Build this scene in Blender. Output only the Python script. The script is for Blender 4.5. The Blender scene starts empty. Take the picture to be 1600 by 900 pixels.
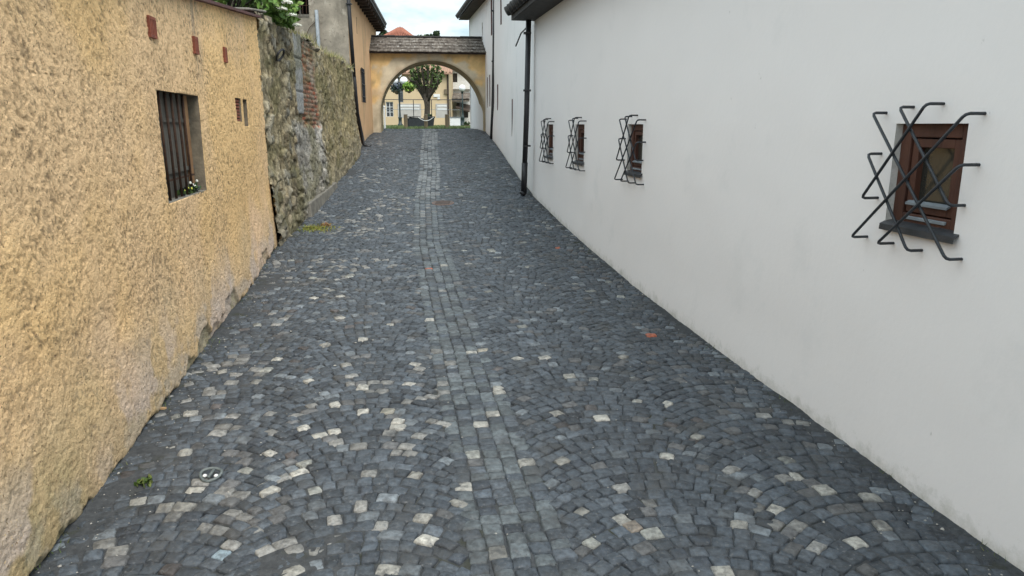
import bpy, math, random
import numpy as np
from mathutils import Vector
R=math.radians
random.seed(7); rng=np.random.default_rng(11)
scene=bpy.context.scene
COL=scene.collection
# ------------------------------------------------------------------ camera, world, sun, exposure
cd=bpy.data.cameras.new('camera'); cam=bpy.data.objects.new('camera',cd); COL.objects.link(cam)
cam.location=(0,0,0); cam.rotation_euler=(R(90-12.92),0,0)
cd.sensor_width=36; cd.lens=36*1112/1600; cd.clip_start=.05; cd.clip_end=2000
scene.camera=cam
SUN_EL,SUN_AZ=55,152      # azimuth clockwise from +Y
w=bpy.data.worlds.new('World'); scene.world=w; w.use_nodes=True
nt=w.node_tree; nt.nodes.clear()
def N(t,nt,**k):
    n=nt.nodes.new(t)
    for a,b in k.items():
        if a in n.inputs.keys(): n.inputs[a].default_value=b
        else: setattr(n,a,b)
    return n
out=N('ShaderNodeOutputWorld',nt); bg=N('ShaderNodeBackground',nt,Strength=.14)
sky=N('ShaderNodeTexSky',nt); sky.sky_type='NISHITA'; sky.sun_disc=False
sky.sun_elevation=R(SUN_EL); sky.sun_rotation=R(SUN_AZ)
tc=N('ShaderNodeTexCoord',nt); mp=N('ShaderNodeMapping',nt); mp.inputs['Scale'].default_value=(1,1,2.6); mp.inputs['Location'].default_value=(.3,.1,.15)
no=N('ShaderNodeTexNoise',nt,Scale=3.2,Detail=7.,Roughness=.55)
rp=N('ShaderNodeValToRGB',nt); rp.color_ramp.elements[0].position=.36; rp.color_ramp.elements[1].position=.56
rp.color_ramp.elements[0].color=(.45,.45,.45,1); rp.color_ramp.elements[1].color=(1,1,1,1)
no2=N('ShaderNodeTexNoise',nt,Scale=5.5,Detail=6.,Roughness=.6)
rp2=N('ShaderNodeValToRGB',nt); rp2.color_ramp.elements[0].position=.35; rp2.color_ramp.elements[1].position=.62
rp2.color_ramp.elements[0].color=(3.3,5.0,5.5,1); rp2.color_ramp.elements[1].color=(8.4,8.65,8.8,1)
mx=N('ShaderNodeMix',nt,data_type='RGBA')
L=nt.links.new
L(tc.outputs['Generated'],mp.inputs[0]); L(mp.outputs[0],no.inputs['Vector']); L(mp.outputs[0],no2.inputs['Vector'])
L(no.outputs['Fac'],rp.inputs[0]); L(no2.outputs['Fac'],rp2.inputs[0])
L(rp.outputs[0],mx.inputs['Factor']); L(sky.outputs[0],mx.inputs['A']); L(rp2.outputs[0],mx.inputs['B'])
sx=N('ShaderNodeSeparateXYZ',nt);L(tc.outputs['Generated'],sx.inputs[0])
el=N('ShaderNodeMapRange',nt);el.inputs['From Min'].default_value=0;el.inputs['From Max'].default_value=.8;el.inputs['To Min'].default_value=.50;el.inputs['To Max'].default_value=1.22
L(sx.outputs['Z'],el.inputs['Value']);ml=N('ShaderNodeVectorMath',nt,operation='SCALE');L(mx.outputs['Result'],ml.inputs[0]);L(el.outputs[0],ml.inputs['Scale']);L(ml.outputs[0],bg.inputs[0]); L(bg.outputs[0],out.inputs[0])
sd=bpy.data.lights.new('sun','SUN'); sd.energy=1.9; sd.angle=R(35); sd.color=(1,.95,.88)
so=bpy.data.objects.new('sun',sd); COL.objects.link(so); so.location=(5,-5,20)
so.rotation_euler=(R(90-SUN_EL),0,R(180-SUN_AZ))
scene.view_settings.view_transform='Standard'; scene.view_settings.look='None'
scene.view_settings.exposure=0.85; scene.view_settings.gamma=1
scene.view_settings.use_curve_mapping=False
# ------------------------------------------------------------------ numpy noise
def _h(ix,iy,s):
    n=(ix.astype(np.int64)*374761393+iy.astype(np.int64)*668265263+s*1442695041)&0xffffffff
    n=((n^(n>>13))*1274126177)&0xffffffff
    n=((n^(n>>16))*2246822519)&0xffffffff
    return ((n^(n>>15))&0xffffff)/16777216.
def vn(x,y,s=0):
    ix=np.floor(x);iy=np.floor(y);fx=x-ix;fy=y-iy
    fx=fx*fx*(3-2*fx);fy=fy*fy*(3-2*fy)
    a=_h(ix,iy,s);b=_h(ix+1,iy,s);c=_h(ix,iy+1,s);d=_h(ix+1,iy+1,s)
    return (a*(1-fx)+b*fx)*(1-fy)+(c*(1-fx)+d*fx)*fy
def fbm(x,y,s=0,o=4,g=.5):
    t=0;a=1;m=0
    for i in range(o):
        t=t+a*vn(x*2**i+i*17.3,y*2**i-i*9.1,s+i);m+=a;a*=g
    return t/m
def wor(x,y,s=0):
    ix=np.floor(x);iy=np.floor(y)
    f1=np.full(x.shape,9.);f2=np.full(x.shape,9.);cid=np.zeros(x.shape)
    for i in (-1,0,1):
        for j in (-1,0,1):
            cx=ix+i;cy=iy+j
            px=cx+.1+.8*_h(cx,cy,s);py=cy+.1+.8*_h(cx,cy,s+7)
            d=np.hypot(px-x,py-y);c=_h(cx,cy,s+19)
            n1=d<f1
            f2=np.where(n1,f1,np.minimum(f2,d));cid=np.where(n1,c,cid);f1=np.where(n1,d,f1)
    return f1,f2,cid
def ss(a,b,x):
    t=np.clip((x-a)/(b-a),0,1);return t*t*(3-2*t)
# ------------------------------------------------------------------ ground profile and street lines
KY=[-20,0,3,5,6.5,8,9.5,11.3,13.4,15.5,18,20.5,23,25,27,33,42,60,2000]
KZ=[-1.95,-1.93,-1.91,-1.87,-1.835,-1.77,-1.675,-1.54,-1.345,-1.12,-.84,-.57,-.34,-.22,-.165,-.12,-.06,-.02,-.02]
def zg(y): return np.interp(y,KY,KZ)
LY=[-20,0,10,17,18.8,24.45,27,45]; LX=[1.74,-1.66,-3.36,-3.89,-4.12,-4.66,-4.9,-6.6]
RY=[-20,0,13.7,24.45,29,45]; RX=[6.1,2.7195,.402,-.82,-1.65,-4]
def xl(y): return np.interp(y,LY,LX)
def xr(y): return np.interp(y,RY,RX)
F=1112.;SN,CS=math.sin(R(12.92)),math.cos(R(12.92))
def at(px,py,Y):     # survey helper: a sighted direction taken at a known distance
    u=(px-800)/F;v=(450-py)/F;k=CS+v*SN
    return (u/k*Y,Y,(-SN+v*CS)/k*Y)
# ------------------------------------------------------------------ objects
ORG={}
def tag(o,label=None,cat=None,group=None,kind=None):
    if label:o['label']=label
    if cat:o['category']=cat
    if group:o['group']=group
    if kind:o['kind']=kind
    return o
def empty(name,loc,label,cat,group=None):
    o=bpy.data.objects.new(name,None);COL.objects.link(o);o.location=loc;o.empty_display_size=.2
    ORG[o.name]=Vector(loc);return tag(o,label,cat,group)
def from_np(name,V,Fc,mat,parent=None,cols=None,h=None,smooth=False):
    V=np.asarray(V,float)
    if parent is not None: V=V-np.array(ORG[parent.name])
    me=bpy.data.meshes.new(name)
    if isinstance(Fc,np.ndarray):
        me.vertices.add(len(V));me.vertices.foreach_set('co',V.astype(np.float32).ravel())
        n,k=Fc.shape
        me.loops.add(n*k);me.loops.foreach_set('vertex_index',Fc.astype(np.int32).ravel())
        me.polygons.add(n);me.polygons.foreach_set('loop_start',np.arange(0,n*k,k,dtype=np.int32))
        me.polygons.foreach_set('loop_total',np.full(n,k,dtype=np.int32))
        me.update(calc_edges=True)
    else: me.from_pydata([tuple(v) for v in V],[],Fc)
    me.validate();
    if cols is not None and len(me.vertices)==len(cols):
        a=me.color_attributes.new('Col','FLOAT_COLOR','POINT')
        c=np.ones((len(V),4),np.float32);c[:,:3]=cols;a.data.foreach_set('color',c.ravel())
    if h is not None:
        a=me.attributes.new('hh','FLOAT','POINT');a.data.foreach_set('value',np.asarray(h,np.float32))
    if smooth: me.polygons.foreach_set('use_smooth',np.ones(len(me.polygons),bool))
    me.materials.append(mat)
    o=bpy.data.objects.new(name,me);COL.objects.link(o)
    if parent is not None:
        o.parent=parent;ORG[o.name]=ORG[parent.name]
    else: ORG[o.name]=Vector((0,0,0))
    return o
class MB:
    def __init__(s): s.v=[];s.f=[]
    def quad(s,a,b,c,d):
        n=len(s.v);s.v+=[a,b,c,d];s.f.append((n,n+1,n+2,n+3));return s
    def prism(s,poly,ex):       # poly 3D points, extruded by vector ex
        n=len(s.v);k=len(poly);s.v+=[tuple(p) for p in poly]+[(p[0]+ex[0],p[1]+ex[1],p[2]+ex[2]) for p in poly]
        s.f.append(tuple(range(n+k-1,n-1,-1)));s.f.append(tuple(range(n+k,n+2*k)))
        for i in range(k):
            j=(i+1)%k;s.f.append((n+i,n+j,n+k+j,n+k+i))
        return s
    def box(s,o,a,b,c):         # origin corner + three edge vectors
        o,a,b,c=[np.array(q,float) for q in (o,a,b,c)]
        return s.prism([o,o+a,o+a+b,o+b],c)
    def cbox(s,c,d,rz=0):       # centre bottom, dims
        cs,sn=math.cos(rz),math.sin(rz);ex=np.array([cs,sn,0]);ey=np.array([-sn,cs,0])
        o=np.array(c)-ex*d[0]/2-ey*d[1]/2
        return s.box(o,ex*d[0],ey*d[1],(0,0,d[2]))
    def tube(s,pts,rad,n=8,cap=True):
        pts=[Vector(p) for p in pts]
        if not hasattr(rad,'__len__'): rad=[rad]*len(pts)
        base=len(s.v);up=None
        for i,p in enumerate(pts):
            t=(pts[min(i+1,len(pts)-1)]-pts[max(i-1,0)]).normalized()
            if up is None:
                up=t.orthogonal().normalized()
            up=(up-t*up.dot(t)).normalized();b=t.cross(up)
            for k in range(n):
                a=2*math.pi*k/n;q=p+(up*math.cos(a)+b*math.sin(a))*rad[i];s.v.append(tuple(q))
        for i in range(len(pts)-1):
            for k in range(n):
                a=base+i*n+k;b2=base+i*n+(k+1)%n
                s.f.append((a,b2,b2+n,a+n))
        if cap:
            s.f.append(tuple(base+k for k in range(n-1,-1,-1)));e=base+(len(pts)-1)*n
            s.f.append(tuple(e+k for k in range(n)))
        return s
    def lathe(s,c,prof,n=14):   # prof list of (r,z)
        base=len(s.v)
        for r,z in prof:
            for k in range(n):
                a=2*math.pi*k/n;s.v.append((c[0]+r*math.cos(a),c[1]+r*math.sin(a),c[2]+z))
        for i in range(len(prof)-1):
            for k in range(n):
                a=base+i*n+k;b=base+i*n+(k+1)%n;s.f.append((a,b,b+n,a+n))
        s.f.append(tuple(base+k for k in range(n-1,-1,-1)));e=base+(len(prof)-1)*n
        s.f.append(tuple(e+k for k in range(n)));return s
    def ball(s,c,r,n=12,sz=1):
        m=n//2;pr=[(max(1e-4,r*math.sin(math.pi*i/m)),-r*sz*math.cos(math.pi*i/m)) for i in range(m+1)]
        return s.lathe(c,pr,n)
    def build(s,name,mat,parent=None,smooth=False,bevel=0):
        o=from_np(name,s.v,s.f,mat,parent,smooth=smooth)
        if bevel:
            b=o.modifiers.new('bevel','BEVEL');b.width=bevel;b.segments=2;b.limit_method='ANGLE'
        return o
# ------------------------------------------------------------------ materials
def mat(name,c1,c2=None,scale=4,rough=.8,bump=.2,bscale=40,bdist=.01,spec=.3,metal=0,vc=False,grime=None,emit=0,detail=5,vscale=None,extra=None,stretch=None,alpha_t=0):
    m=bpy.data.materials.new(name);m.use_nodes=True;t=m.node_tree;b=t.nodes['Principled BSDF'];K=t.links.new
    b.inputs['Roughness'].default_value=rough;b.inputs['Metallic'].default_value=metal;b.inputs['Specular IOR Level'].default_value=spec
    tc=N('ShaderNodeTexCoord',t);vec=tc.outputs['Object']
    if stretch:
        mp=N('ShaderNodeMapping',t);mp.inputs['Scale'].default_value=stretch;K(vec,mp.inputs[0]);vec=mp.outputs[0]
    c2=c2 or tuple(x*.75 for x in c1)
    n=N('ShaderNodeTexNoise',t,Scale=float(scale),Detail=float(detail),Roughness=.62);K(vec,n.inputs['Vector'])
    r=N('ShaderNodeValToRGB',t);r.color_ramp.elements[0].position=.35;r.color_ramp.elements[1].position=.65
    r.color_ramp.elements[0].color=(*c2,1);r.color_ramp.elements[1].color=(*c1,1);K(n.outputs['Fac'],r.inputs[0])
    c=r.outputs[0]
    if vc:
        a=N('ShaderNodeAttribute',t,attribute_name='Col');x=N('ShaderNodeMix',t,data_type='RGBA',blend_type='MULTIPLY');x.inputs['Factor'].default_value=1
        K(a.outputs['Color'],x.inputs['A']);K(c,x.inputs['B']);c=x.outputs['Result']
    if extra:   # list of (scale, lo, hi, colour, stretch) dirt patches with their own noise shape
        for (sc,lo,hi,cc,st) in extra:
            mp=N('ShaderNodeMapping',t);mp.inputs['Scale'].default_value=st;K(tc.outputs['Object'],mp.inputs[0])
            n3=N('ShaderNodeTexNoise',t,Scale=float(sc),Detail=7.,Roughness=.65);K(mp.outputs[0],n3.inputs['Vector'])
            mr=N('ShaderNodeMapRange',t);mr.inputs['From Min'].default_value=lo;mr.inputs['From Max'].default_value=hi;K(n3.outputs['Fac'],mr.inputs['Value'])
            x=N('ShaderNodeMix',t,data_type='RGBA');K(mr.outputs[0],x.inputs['Factor']);K(c,x.inputs['A']);x.inputs['B'].default_value=(*cc,1);c=x.outputs['Result']
    if grime:   # (colour, height, strength): splash dirt on the foot of a wall
        gc,gh,gs=grime
        a=N('ShaderNodeAttribute',t,attribute_name='hh')
        n3=N('ShaderNodeTexNoise',t,Scale=9.,Detail=8.,Roughness=.75);K(tc.outputs['Object'],n3.inputs['Vector'])
        ad=N('ShaderNodeMath',t,operation='MULTIPLY_ADD');K(n3.outputs['Fac'],ad.inputs[0]);ad.inputs[1].default_value=-gh*3.2;K(a.outputs['Fac'],ad.inputs[2])
        mr=N('ShaderNodeMapRange',t);mr.inputs['From Min'].default_value=-gh*.9;mr.inputs['From Max'].default_value=-gh*2.1;mr.inputs['To Max'].default_value=gs;K(ad.outputs[0],mr.inputs['Value'])
        x=N('ShaderNodeMix',t,data_type='RGBA');K(mr.outputs[0],x.inputs['Factor']);K(c,x.inputs['A']);x.inputs['B'].default_value=(*gc,1);c=x.outputs['Result']
    K(c,b.inputs['Base Color'])
    if bump:
        n2=N('ShaderNodeTexNoise',t,Scale=float(bscale),Detail=6.,Roughness=.6);K(vec,n2.inputs['Vector'])
        bp=N('ShaderNodeBump',t,Strength=float(bump),Distance=float(bdist));K(n2.outputs['Fac'],bp.inputs['Height']);K(bp.outputs[0],b.inputs['Normal'])
    if emit:
        b.inputs['Emission Color'].default_value=(1,1,1,1);b.inputs['Emission Strength'].default_value=emit
    return m
M={}
M['cobble']=mat('cobblestone',(1.45,1.45,1.44),(.56,.56,.56),scale=30,rough=.6,bump=1.0,bscale=60,bdist=.008,spec=.5,vc=True,detail=9,extra=[(48,.58,.68,(.115,.12,.125),(1,1,1)),(3.2,.54,.70,(.048,.05,.051),(1,1,1)),(90,.62,.68,(.02,.022,.024),(1,1,1))])
M['joint']=mat('joint_grit',(.072,.076,.080),(.042,.045,.048),scale=30,rough=.95,bump=.8,bscale=120,bdist=.008,spec=.15,detail=8,extra=[(60,.62,.72,(.10,.095,.085),(1,1,1)),(4,.55,.68,(.04,.042,.028),(1,1,1))])
M['yellow']=mat('rough_render',(1.08,1.08,1.08),(.86,.85,.84),scale=9,rough=.95,bump=1.0,bscale=60,bdist=.012,spec=.1,vc=True,extra=[(44,.60,.66,(.20,.14,.08),(1,1,1)),(75,.60,.66,(.70,.52,.30),(1,1,1))],detail=8)
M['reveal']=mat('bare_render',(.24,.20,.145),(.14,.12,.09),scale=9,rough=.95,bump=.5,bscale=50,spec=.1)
M['rubble']=mat('rubble_stone',(1.15,1.13,1.1),(.6,.6,.6),scale=14,rough=.95,bump=.9,bscale=45,bdist=.02,spec=.1,vc=True,detail=8)
M['white']=mat('white_lime_plaster',(.85,.815,.795),(.83,.797,.778),scale=.9,rough=.9,bump=.16,bscale=22,bdist=.01,spec=.2,
   extra=[(1.1,.60,.9,(.72,.705,.69),(1,1,1)),(14,.71,.77,(.5,.48,.45),(1,1,.55))],grime=((.42,.41,.35),.12,.75))
M['white2']=mat('white_plaster_far',(.85,.83,.815),(.81,.80,.79),scale=.7,rough=.9,bump=.15,bscale=14,spec=.2,
   extra=[(1.0,.58,.78,(.70,.70,.68),(1,1,.6))],grime=((.45,.43,.36),.12,.7))
M['orange']=mat('orange_plaster',(.72,.47,.27),(.64,.41,.23),scale=1.6,rough=.95,bump=.3,bscale=18,spec=.1,
   extra=[(1.1,.55,.66,(.5,.34,.2),(1,1,.45)),(5,.62,.72,(.42,.33,.24),(1,1,.5))],grime=((.42,.36,.27),.3,.9))
M['greywall']=mat('old_grey_render',(.33,.29,.235),(.20,.178,.145),scale=2.4,rough=.95,bump=.5,bscale=12,bdist=.02,spec=.1,
   extra=[(1.2,.5,.62,(.17,.15,.12),(1,1,.4)),(3.5,.56,.66,(.40,.36,.30),(1,1,.6)),(11,.60,.68,(.12,.105,.085),(1,1,1))])
M['arch']=mat('arch_plaster',(1.1,1.1,1.1),(.8,.79,.78),scale=3,rough=.95,bump=.35,bscale=14,spec=.1,vc=True)
M['shingle']=mat('weathered_shingle',(.19,.165,.14),(.065,.053,.045),scale=6,rough=.9,bump=.5,bscale=50,spec=.15,extra=[(9,.58,.66,(.34,.32,.29),(1,1,1))])
M['tile']=mat('dark_roof_tile',(.06,.058,.055),(.03,.03,.03),scale=10,rough=.75,bump=.4,bscale=30)
M['redtile']=mat('red_roof_tile',(.30,.11,.065),(.20,.075,.05),scale=7,rough=.85,bump=.4,bscale=20)
M['pinktile']=mat('old_roof_tile',(.36,.22,.15),(.24,.15,.11),scale=5,rough=.9,bump=.4,bscale=20)
M['wooddark']=mat('dark_eave_wood',(.06,.042,.032),(.03,.022,.017),scale=8,rough=.8,bump=.3,bscale=40)
M['brownpaint']=mat('brown_window_wood',(.105,.042,.026),(.06,.024,.016),scale=8,rough=.55,bump=.2,bscale=60,spec=.4,stretch=(1,1,.2))
M['black']=mat('black_metal',(.02,.02,.022),(.012,.012,.014),scale=12,rough=.5,bump=.15,bscale=90,spec=.5)
M['iron']=mat('painted_iron_rod',(.028,.034,.042),(.016,.019,.024),scale=30,rough=.45,bump=.25,bscale=120,spec=.5)
M['rust']=mat('rusty_iron',(.07,.035,.02),(.03,.017,.012),scale=25,rough=.85,bump=.5,bscale=90)
M['sheet']=mat('dark_sheet_metal',(.06,.063,.07),(.035,.037,.04),scale=8,rough=.45,bump=.15,bscale=30,spec=.5)
M['boards']=mat('grey_boards',(.17,.155,.13),(.085,.076,.064),scale=14,rough=.85,bump=.4,bscale=40,stretch=(1,1,.12))
M['coping']=mat('purple_red_coping',(.14,.055,.05),(.07,.035,.033),scale=15,rough=.7,bump=.3,bscale=40)
M['brickvent']=mat('terracotta',(.27,.085,.05),(.18,.06,.04),scale=15,rough=.85,bump=.3,bscale=60)
M['darkhole']=mat('dark_interior',(.012,.011,.010),(.006,.006,.006),rough=1,bump=0)
M['concrete']=mat('grey_concrete',(.30,.29,.27),(.19,.185,.17),scale=7,rough=.95,bump=.5,bscale=40,spec=.1)
M['curb']=mat('kerb_concrete',(.23,.215,.185),(.14,.132,.115),scale=7,rough=.95,bump=.6,bscale=40,spec=.1)
M['gal']=mat('grey_pipe',(.26,.29,.31),(.18,.2,.22),scale=9,rough=.6,bump=.1)
M['leaf']=mat('leaf_green',(1.2,1.2,1.2),(.7,.7,.7),scale=6,rough=.6,bump=0,vc=True,spec=.3)
M['bark']=mat('bark',(.075,.062,.048),(.035,.03,.024),scale=9,rough=.95,bump=.9,bscale=25,bdist=.03)
M['flower']=mat('white_blossom',(.85,.85,.78),(.7,.7,.6),scale=20,rough=.8,bump=0)
M['grass']=mat('grass_blade',(.10,.17,.035),(.05,.10,.02),scale=3,rough=.8,bump=0)
M['soil']=mat('terrain_soil',(.10,.11,.06),(.06,.07,.035),scale=2,rough=.95,bump=.5,bscale=20)
M['ochre']=mat('pale_yellow_plaster',(.56,.44,.28),(.50,.39,.25),scale=.8,rough=.95,bump=.2,bscale=10,spec=.1,extra=[(1.2,.54,.68,(.56,.45,.31),(1,1,.4))])
M['panel']=mat('grey_blind_panel',(.42,.40,.37),(.36,.34,.32),scale=3,rough=.8,bump=.1)
M['whitepaint']=mat('white_paint',(.72,.73,.72),(.64,.65,.64),scale=5,rough=.6,bump=.1)
M['post']=mat('bollard_wood',(.17,.135,.09),(.10,.078,.052),scale=9,rough=.9,bump=.5,bscale=30,stretch=(1,1,.25))
M['green']=mat('bottle_green_paint',(.012,.03,.03),(.008,.02,.02),scale=8,rough=.5,bump=.1,spec=.5)
M['planter']=mat('dark_planter',(.03,.035,.04),(.02,.024,.028),scale=8,rough=.6,bump=.1)
M['globe']=mat('opal_globe',(.85,.86,.88),(.82,.83,.85),rough=.25,bump=0,spec=.5)
M['pebble']=mat('pale_pebble',(.42,.40,.36),(.25,.24,.22),scale=40,rough=.9,bump=.2)
M['woodchip']=mat('split_wood',(.5,.33,.18),(.36,.24,.13),scale=40,rough=.8,bump=.3)
M['litter']=mat('grey_green_rubber',(.14,.16,.16),(.07,.085,.085),scale=30,rough=.6,bump=.2)
M['castiron']=mat('rusty_cast_iron',(.13,.10,.09),(.08,.07,.065),scale=20,rough=.8,bump=.4)
def glass(name,c,rough=.06,spec=.8):
    m=mat(name,c,tuple(x*.6 for x in c),scale=2.5,rough=rough,bump=.04,bscale=3,spec=spec);return m
M['pane']=glass('window_pane_with_curtain',(.045,.046,.04),rough=.12)
M['panedark']=glass('dark_window_pane',(.03,.034,.038),rough=.12)
# ------------------------------------------------------------------ terrain, street
ys=np.unique(np.concatenate([np.linspace(-20,60,161),np.array([80,120,200,400,900])]))
xs=np.array([-900,-300,-120,-60,-30,-15,-8,-5,-3,-1,1,3,6,10,20,40,80,160,400,900.])
X,Y=np.meshgrid(xs,ys);Z=zg(Y)-.05
def grid_faces(nr,nc):
    i=np.arange(nr*nc).reshape(nr,nc);return np.stack([i[:-1,:-1],i[:-1,1:],i[1:,1:],i[1:,:-1]],-1).reshape(-1,4)
tag(from_np('ground',np.stack([X,Y,Z],-1).reshape(-1,3),grid_faces(*X.shape),M['soil'],smooth=True),kind='structure')
# joint bed of the street
def bed(y0,y1,dy,nx):
    yy=np.arange(y0,y1+1e-6,dy);tt=np.linspace(0,1,nx);T,YY=np.meshgrid(tt,yy)
    a=xl(YY)-.12;b=xr(YY)+.12;XX=a+(b-a)*T
    dl=XX-xl(YY);dr=xr(YY)-XX
    z=zg(YY)-.0105+.011*(fbm(XX*3,YY*3,5)-.5)+.010*(fbm(XX*22,YY*22,6,3)-.5)
    z+=.013*ss(.42,.0,dl+.25*(fbm(XX*2,YY*2,9)-.5))+.013*ss(.24,.0,dr+.2*(fbm(XX*2,YY*2,19)-.5))
    z+=.009*ss(.62,.74,fbm(XX*1.1+4,YY*1.1,29))
    return np.stack([XX,YY,z],-1)
V1=bed(-3,9,.03,150);V2=bed(9,30,.08,80)
V=np.concatenate([V1.reshape(-1,3),V2.reshape(-1,3)]);f1=grid_faces(*V1.shape[:2]);f2=grid_faces(*V2.shape[:2])+V1.shape[0]*V1.shape[1]
bedo=from_np('street_bed',V,np.concatenate([f1,f2]),M['joint'],smooth=True);tag(bedo,kind='structure')
# stones
def cx(s): return (xl(s)+xr(s))/2
def road(t,s):
    s=np.asarray(s,float)*.986
    m=(cx(s+.4)-cx(s-.4))/.8;k=np.sqrt(1+m*m)
    return cx(s)+t/k, s-t*m/k
st=[] # centre t,s, angle, half len, half depth
BH=.245
s=-2.5
for r5 in range(5):
    t0=-BH+.049+r5*.098;s=-2.5+random.random()*.1
    while s<28.5:
        dl=random.uniform(.076,.102);st.append((t0+random.uniform(-.004,.004),s+dl/2,random.gauss(0,.03),.0472,dl/2-.002,1));s+=dl
Wc=.99;Rr=.70;pm=math.asin(Wc/2/Rr)
for side in (-1,1):
    for ccol in range(3):
        t0=side*(BH+.004+Wc*(ccol+.5));ph=random.random()*.1
        for k in range(-45,355):
            s0=k*.087+ph-Rr*.8+random.gauss(0,.003);a=-pm-random.random()*.15
            while a<pm:
                ln=random.uniform(.072,.108);da=ln/Rr;am=a+da/2
                if -pm-.04<am<pm+.03:
                    rr=Rr+random.gauss(0,.003)
                    st.append((t0+rr*math.sin(am),s0+rr*math.cos(am),-am+random.gauss(0,.06),ln/2-.0022,.0435*(math.cos(am)*.9+.10)-.0018,0))
                a+=da
st=np.array(st)
px_,py_=road(st[:,0],st[:,1])
keep=(px_>xl(py_)-.03)&(px_<xr(py_)+.02)&(py_<27.6)&(py_>-2.5)
st=st[keep];px_=px_[keep];py_=py_[keep];n=len(st)
mm=(cx(py_+.4)-cx(py_-.4))/.8;ang=st[:,2]+np.arctan2(-mm,1)*1.0
# stone colours (rock kinds)
base=np.zeros((n,3));u=rng.random(n);br=np.clip(rng.normal(1.05,.24,n),.5,1.7)
base[:]=np.array([.084,.097,.112])
k=u<.30;base[k]=[.10,.112,.126]
k=(u>.30)&(u<.40);base[k]=[.058,.067,.080]
k=(u>.40)&(u<.46);base[k]=[.15,.143,.138]
k=(u>.46)&(u<.515);base[k]=[.21,.225,.235]
k=(u>.515)&(u<.535);base[k&(rng.random(n)<.3+.15*(py_>7))]=[.36,.345,.30]
k=(u>.535)&(u<.545);base[k]=[.12,.10,.092]
base*=br[:,None]*np.array([.505,.535,.565])
clump=fbm(px_*1.3,py_*.9,77,3);extra=(rng.random(n)<.20*ss(.56,.68,clump)*np.where(px_<cx(py_),1,.4));base[extra]=np.array([.16,.158,.15])*rng.uniform(.7,1.4,(extra.sum(),1))
bandk=st[:,5]==1;b1=bandk&(rng.random(n)<.5);base[b1]=np.array([.082,.096,.104])*rng.uniform(.7,1.25,(b1.sum(),1))
b2=bandk&(rng.random(n)<.55)&(py_>13.5);base[b2]=np.array([.15,.16,.165])*rng.uniform(.8,1.3,(b2.sum(),1))
def near(px,py,c):
    # stone standing nearest to a surveyed spot
    for Yt in np.arange(1.5,28,.02):
        p=at(px,py,Yt)
        if p[2]<=zg(Yt):break
    i=np.argmin((px_-p[0])**2+(py_-p[1])**2);base[i]=c;return i
PALE=[(485,594,1),(570,602,.9),(528,629,1),(566,643,1),(289,647,1),(430,708,1),(480,733,1.1),(497,676,.9),(524,676,.95),(472,667,1.1),(504,676,.9),(622,658,1),(620,668,1),(667,838,1.2),(722,755,1.1),(818,720,.7),(960,807,.7),(1042,716,.9),(1052,633,1.1),(936,653,1.1),(1340,852,1),(1356,780,.7),(1215,800,.8),(1290,770,.8),(1170,822,.7),(224,780,.7),(258,787,.6),(288,790,.6),(300,760,.9),(410,770,1),(415,757,.7),(135,793,.8),(650,806,.8),(715,790,.6),(640,740,.6),(770,873,.7),(880,720,.6),(778,617,.9),(776,605,.8),(755,658,.9),(865,640,.6),(740,548,.9),(530,463,1),(484,466,1),(561,530,.9),(432,561,1),(640,600,1),(545,572,.7),(1245,740,.9),(987,628,.8),(1085,680,.7),(775,650,.9),(805,562,1),(850,560,.8),(265,700,.9),(292,705,.8),(1385,825,.7),(1470,640,.5),(1130,890,.8),(900,800,.5),(335,866,.6),(460,890,.7),(595,890,.9),(355,580,.7),(400,600,.5),(672,500,.9),(525,497,.8),(500,540,.7),(655,570,.8),(970,560,.6),(890,590,.7),(700,415,.8),(610,505,.8)]
for a,b,c in PALE: near(a,b,np.array([.32,.31,.28])*c)
near(345,866,[.2,.26,.30]);near(985,820,[.17,.145,.12]);near(755,545,[.24,.22,.18]);near(605,640,[.2,.19,.16])
for a,b in [(675,420),(1010,524),(868,388)]: near(a,b,[.36,.10,.05])
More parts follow.
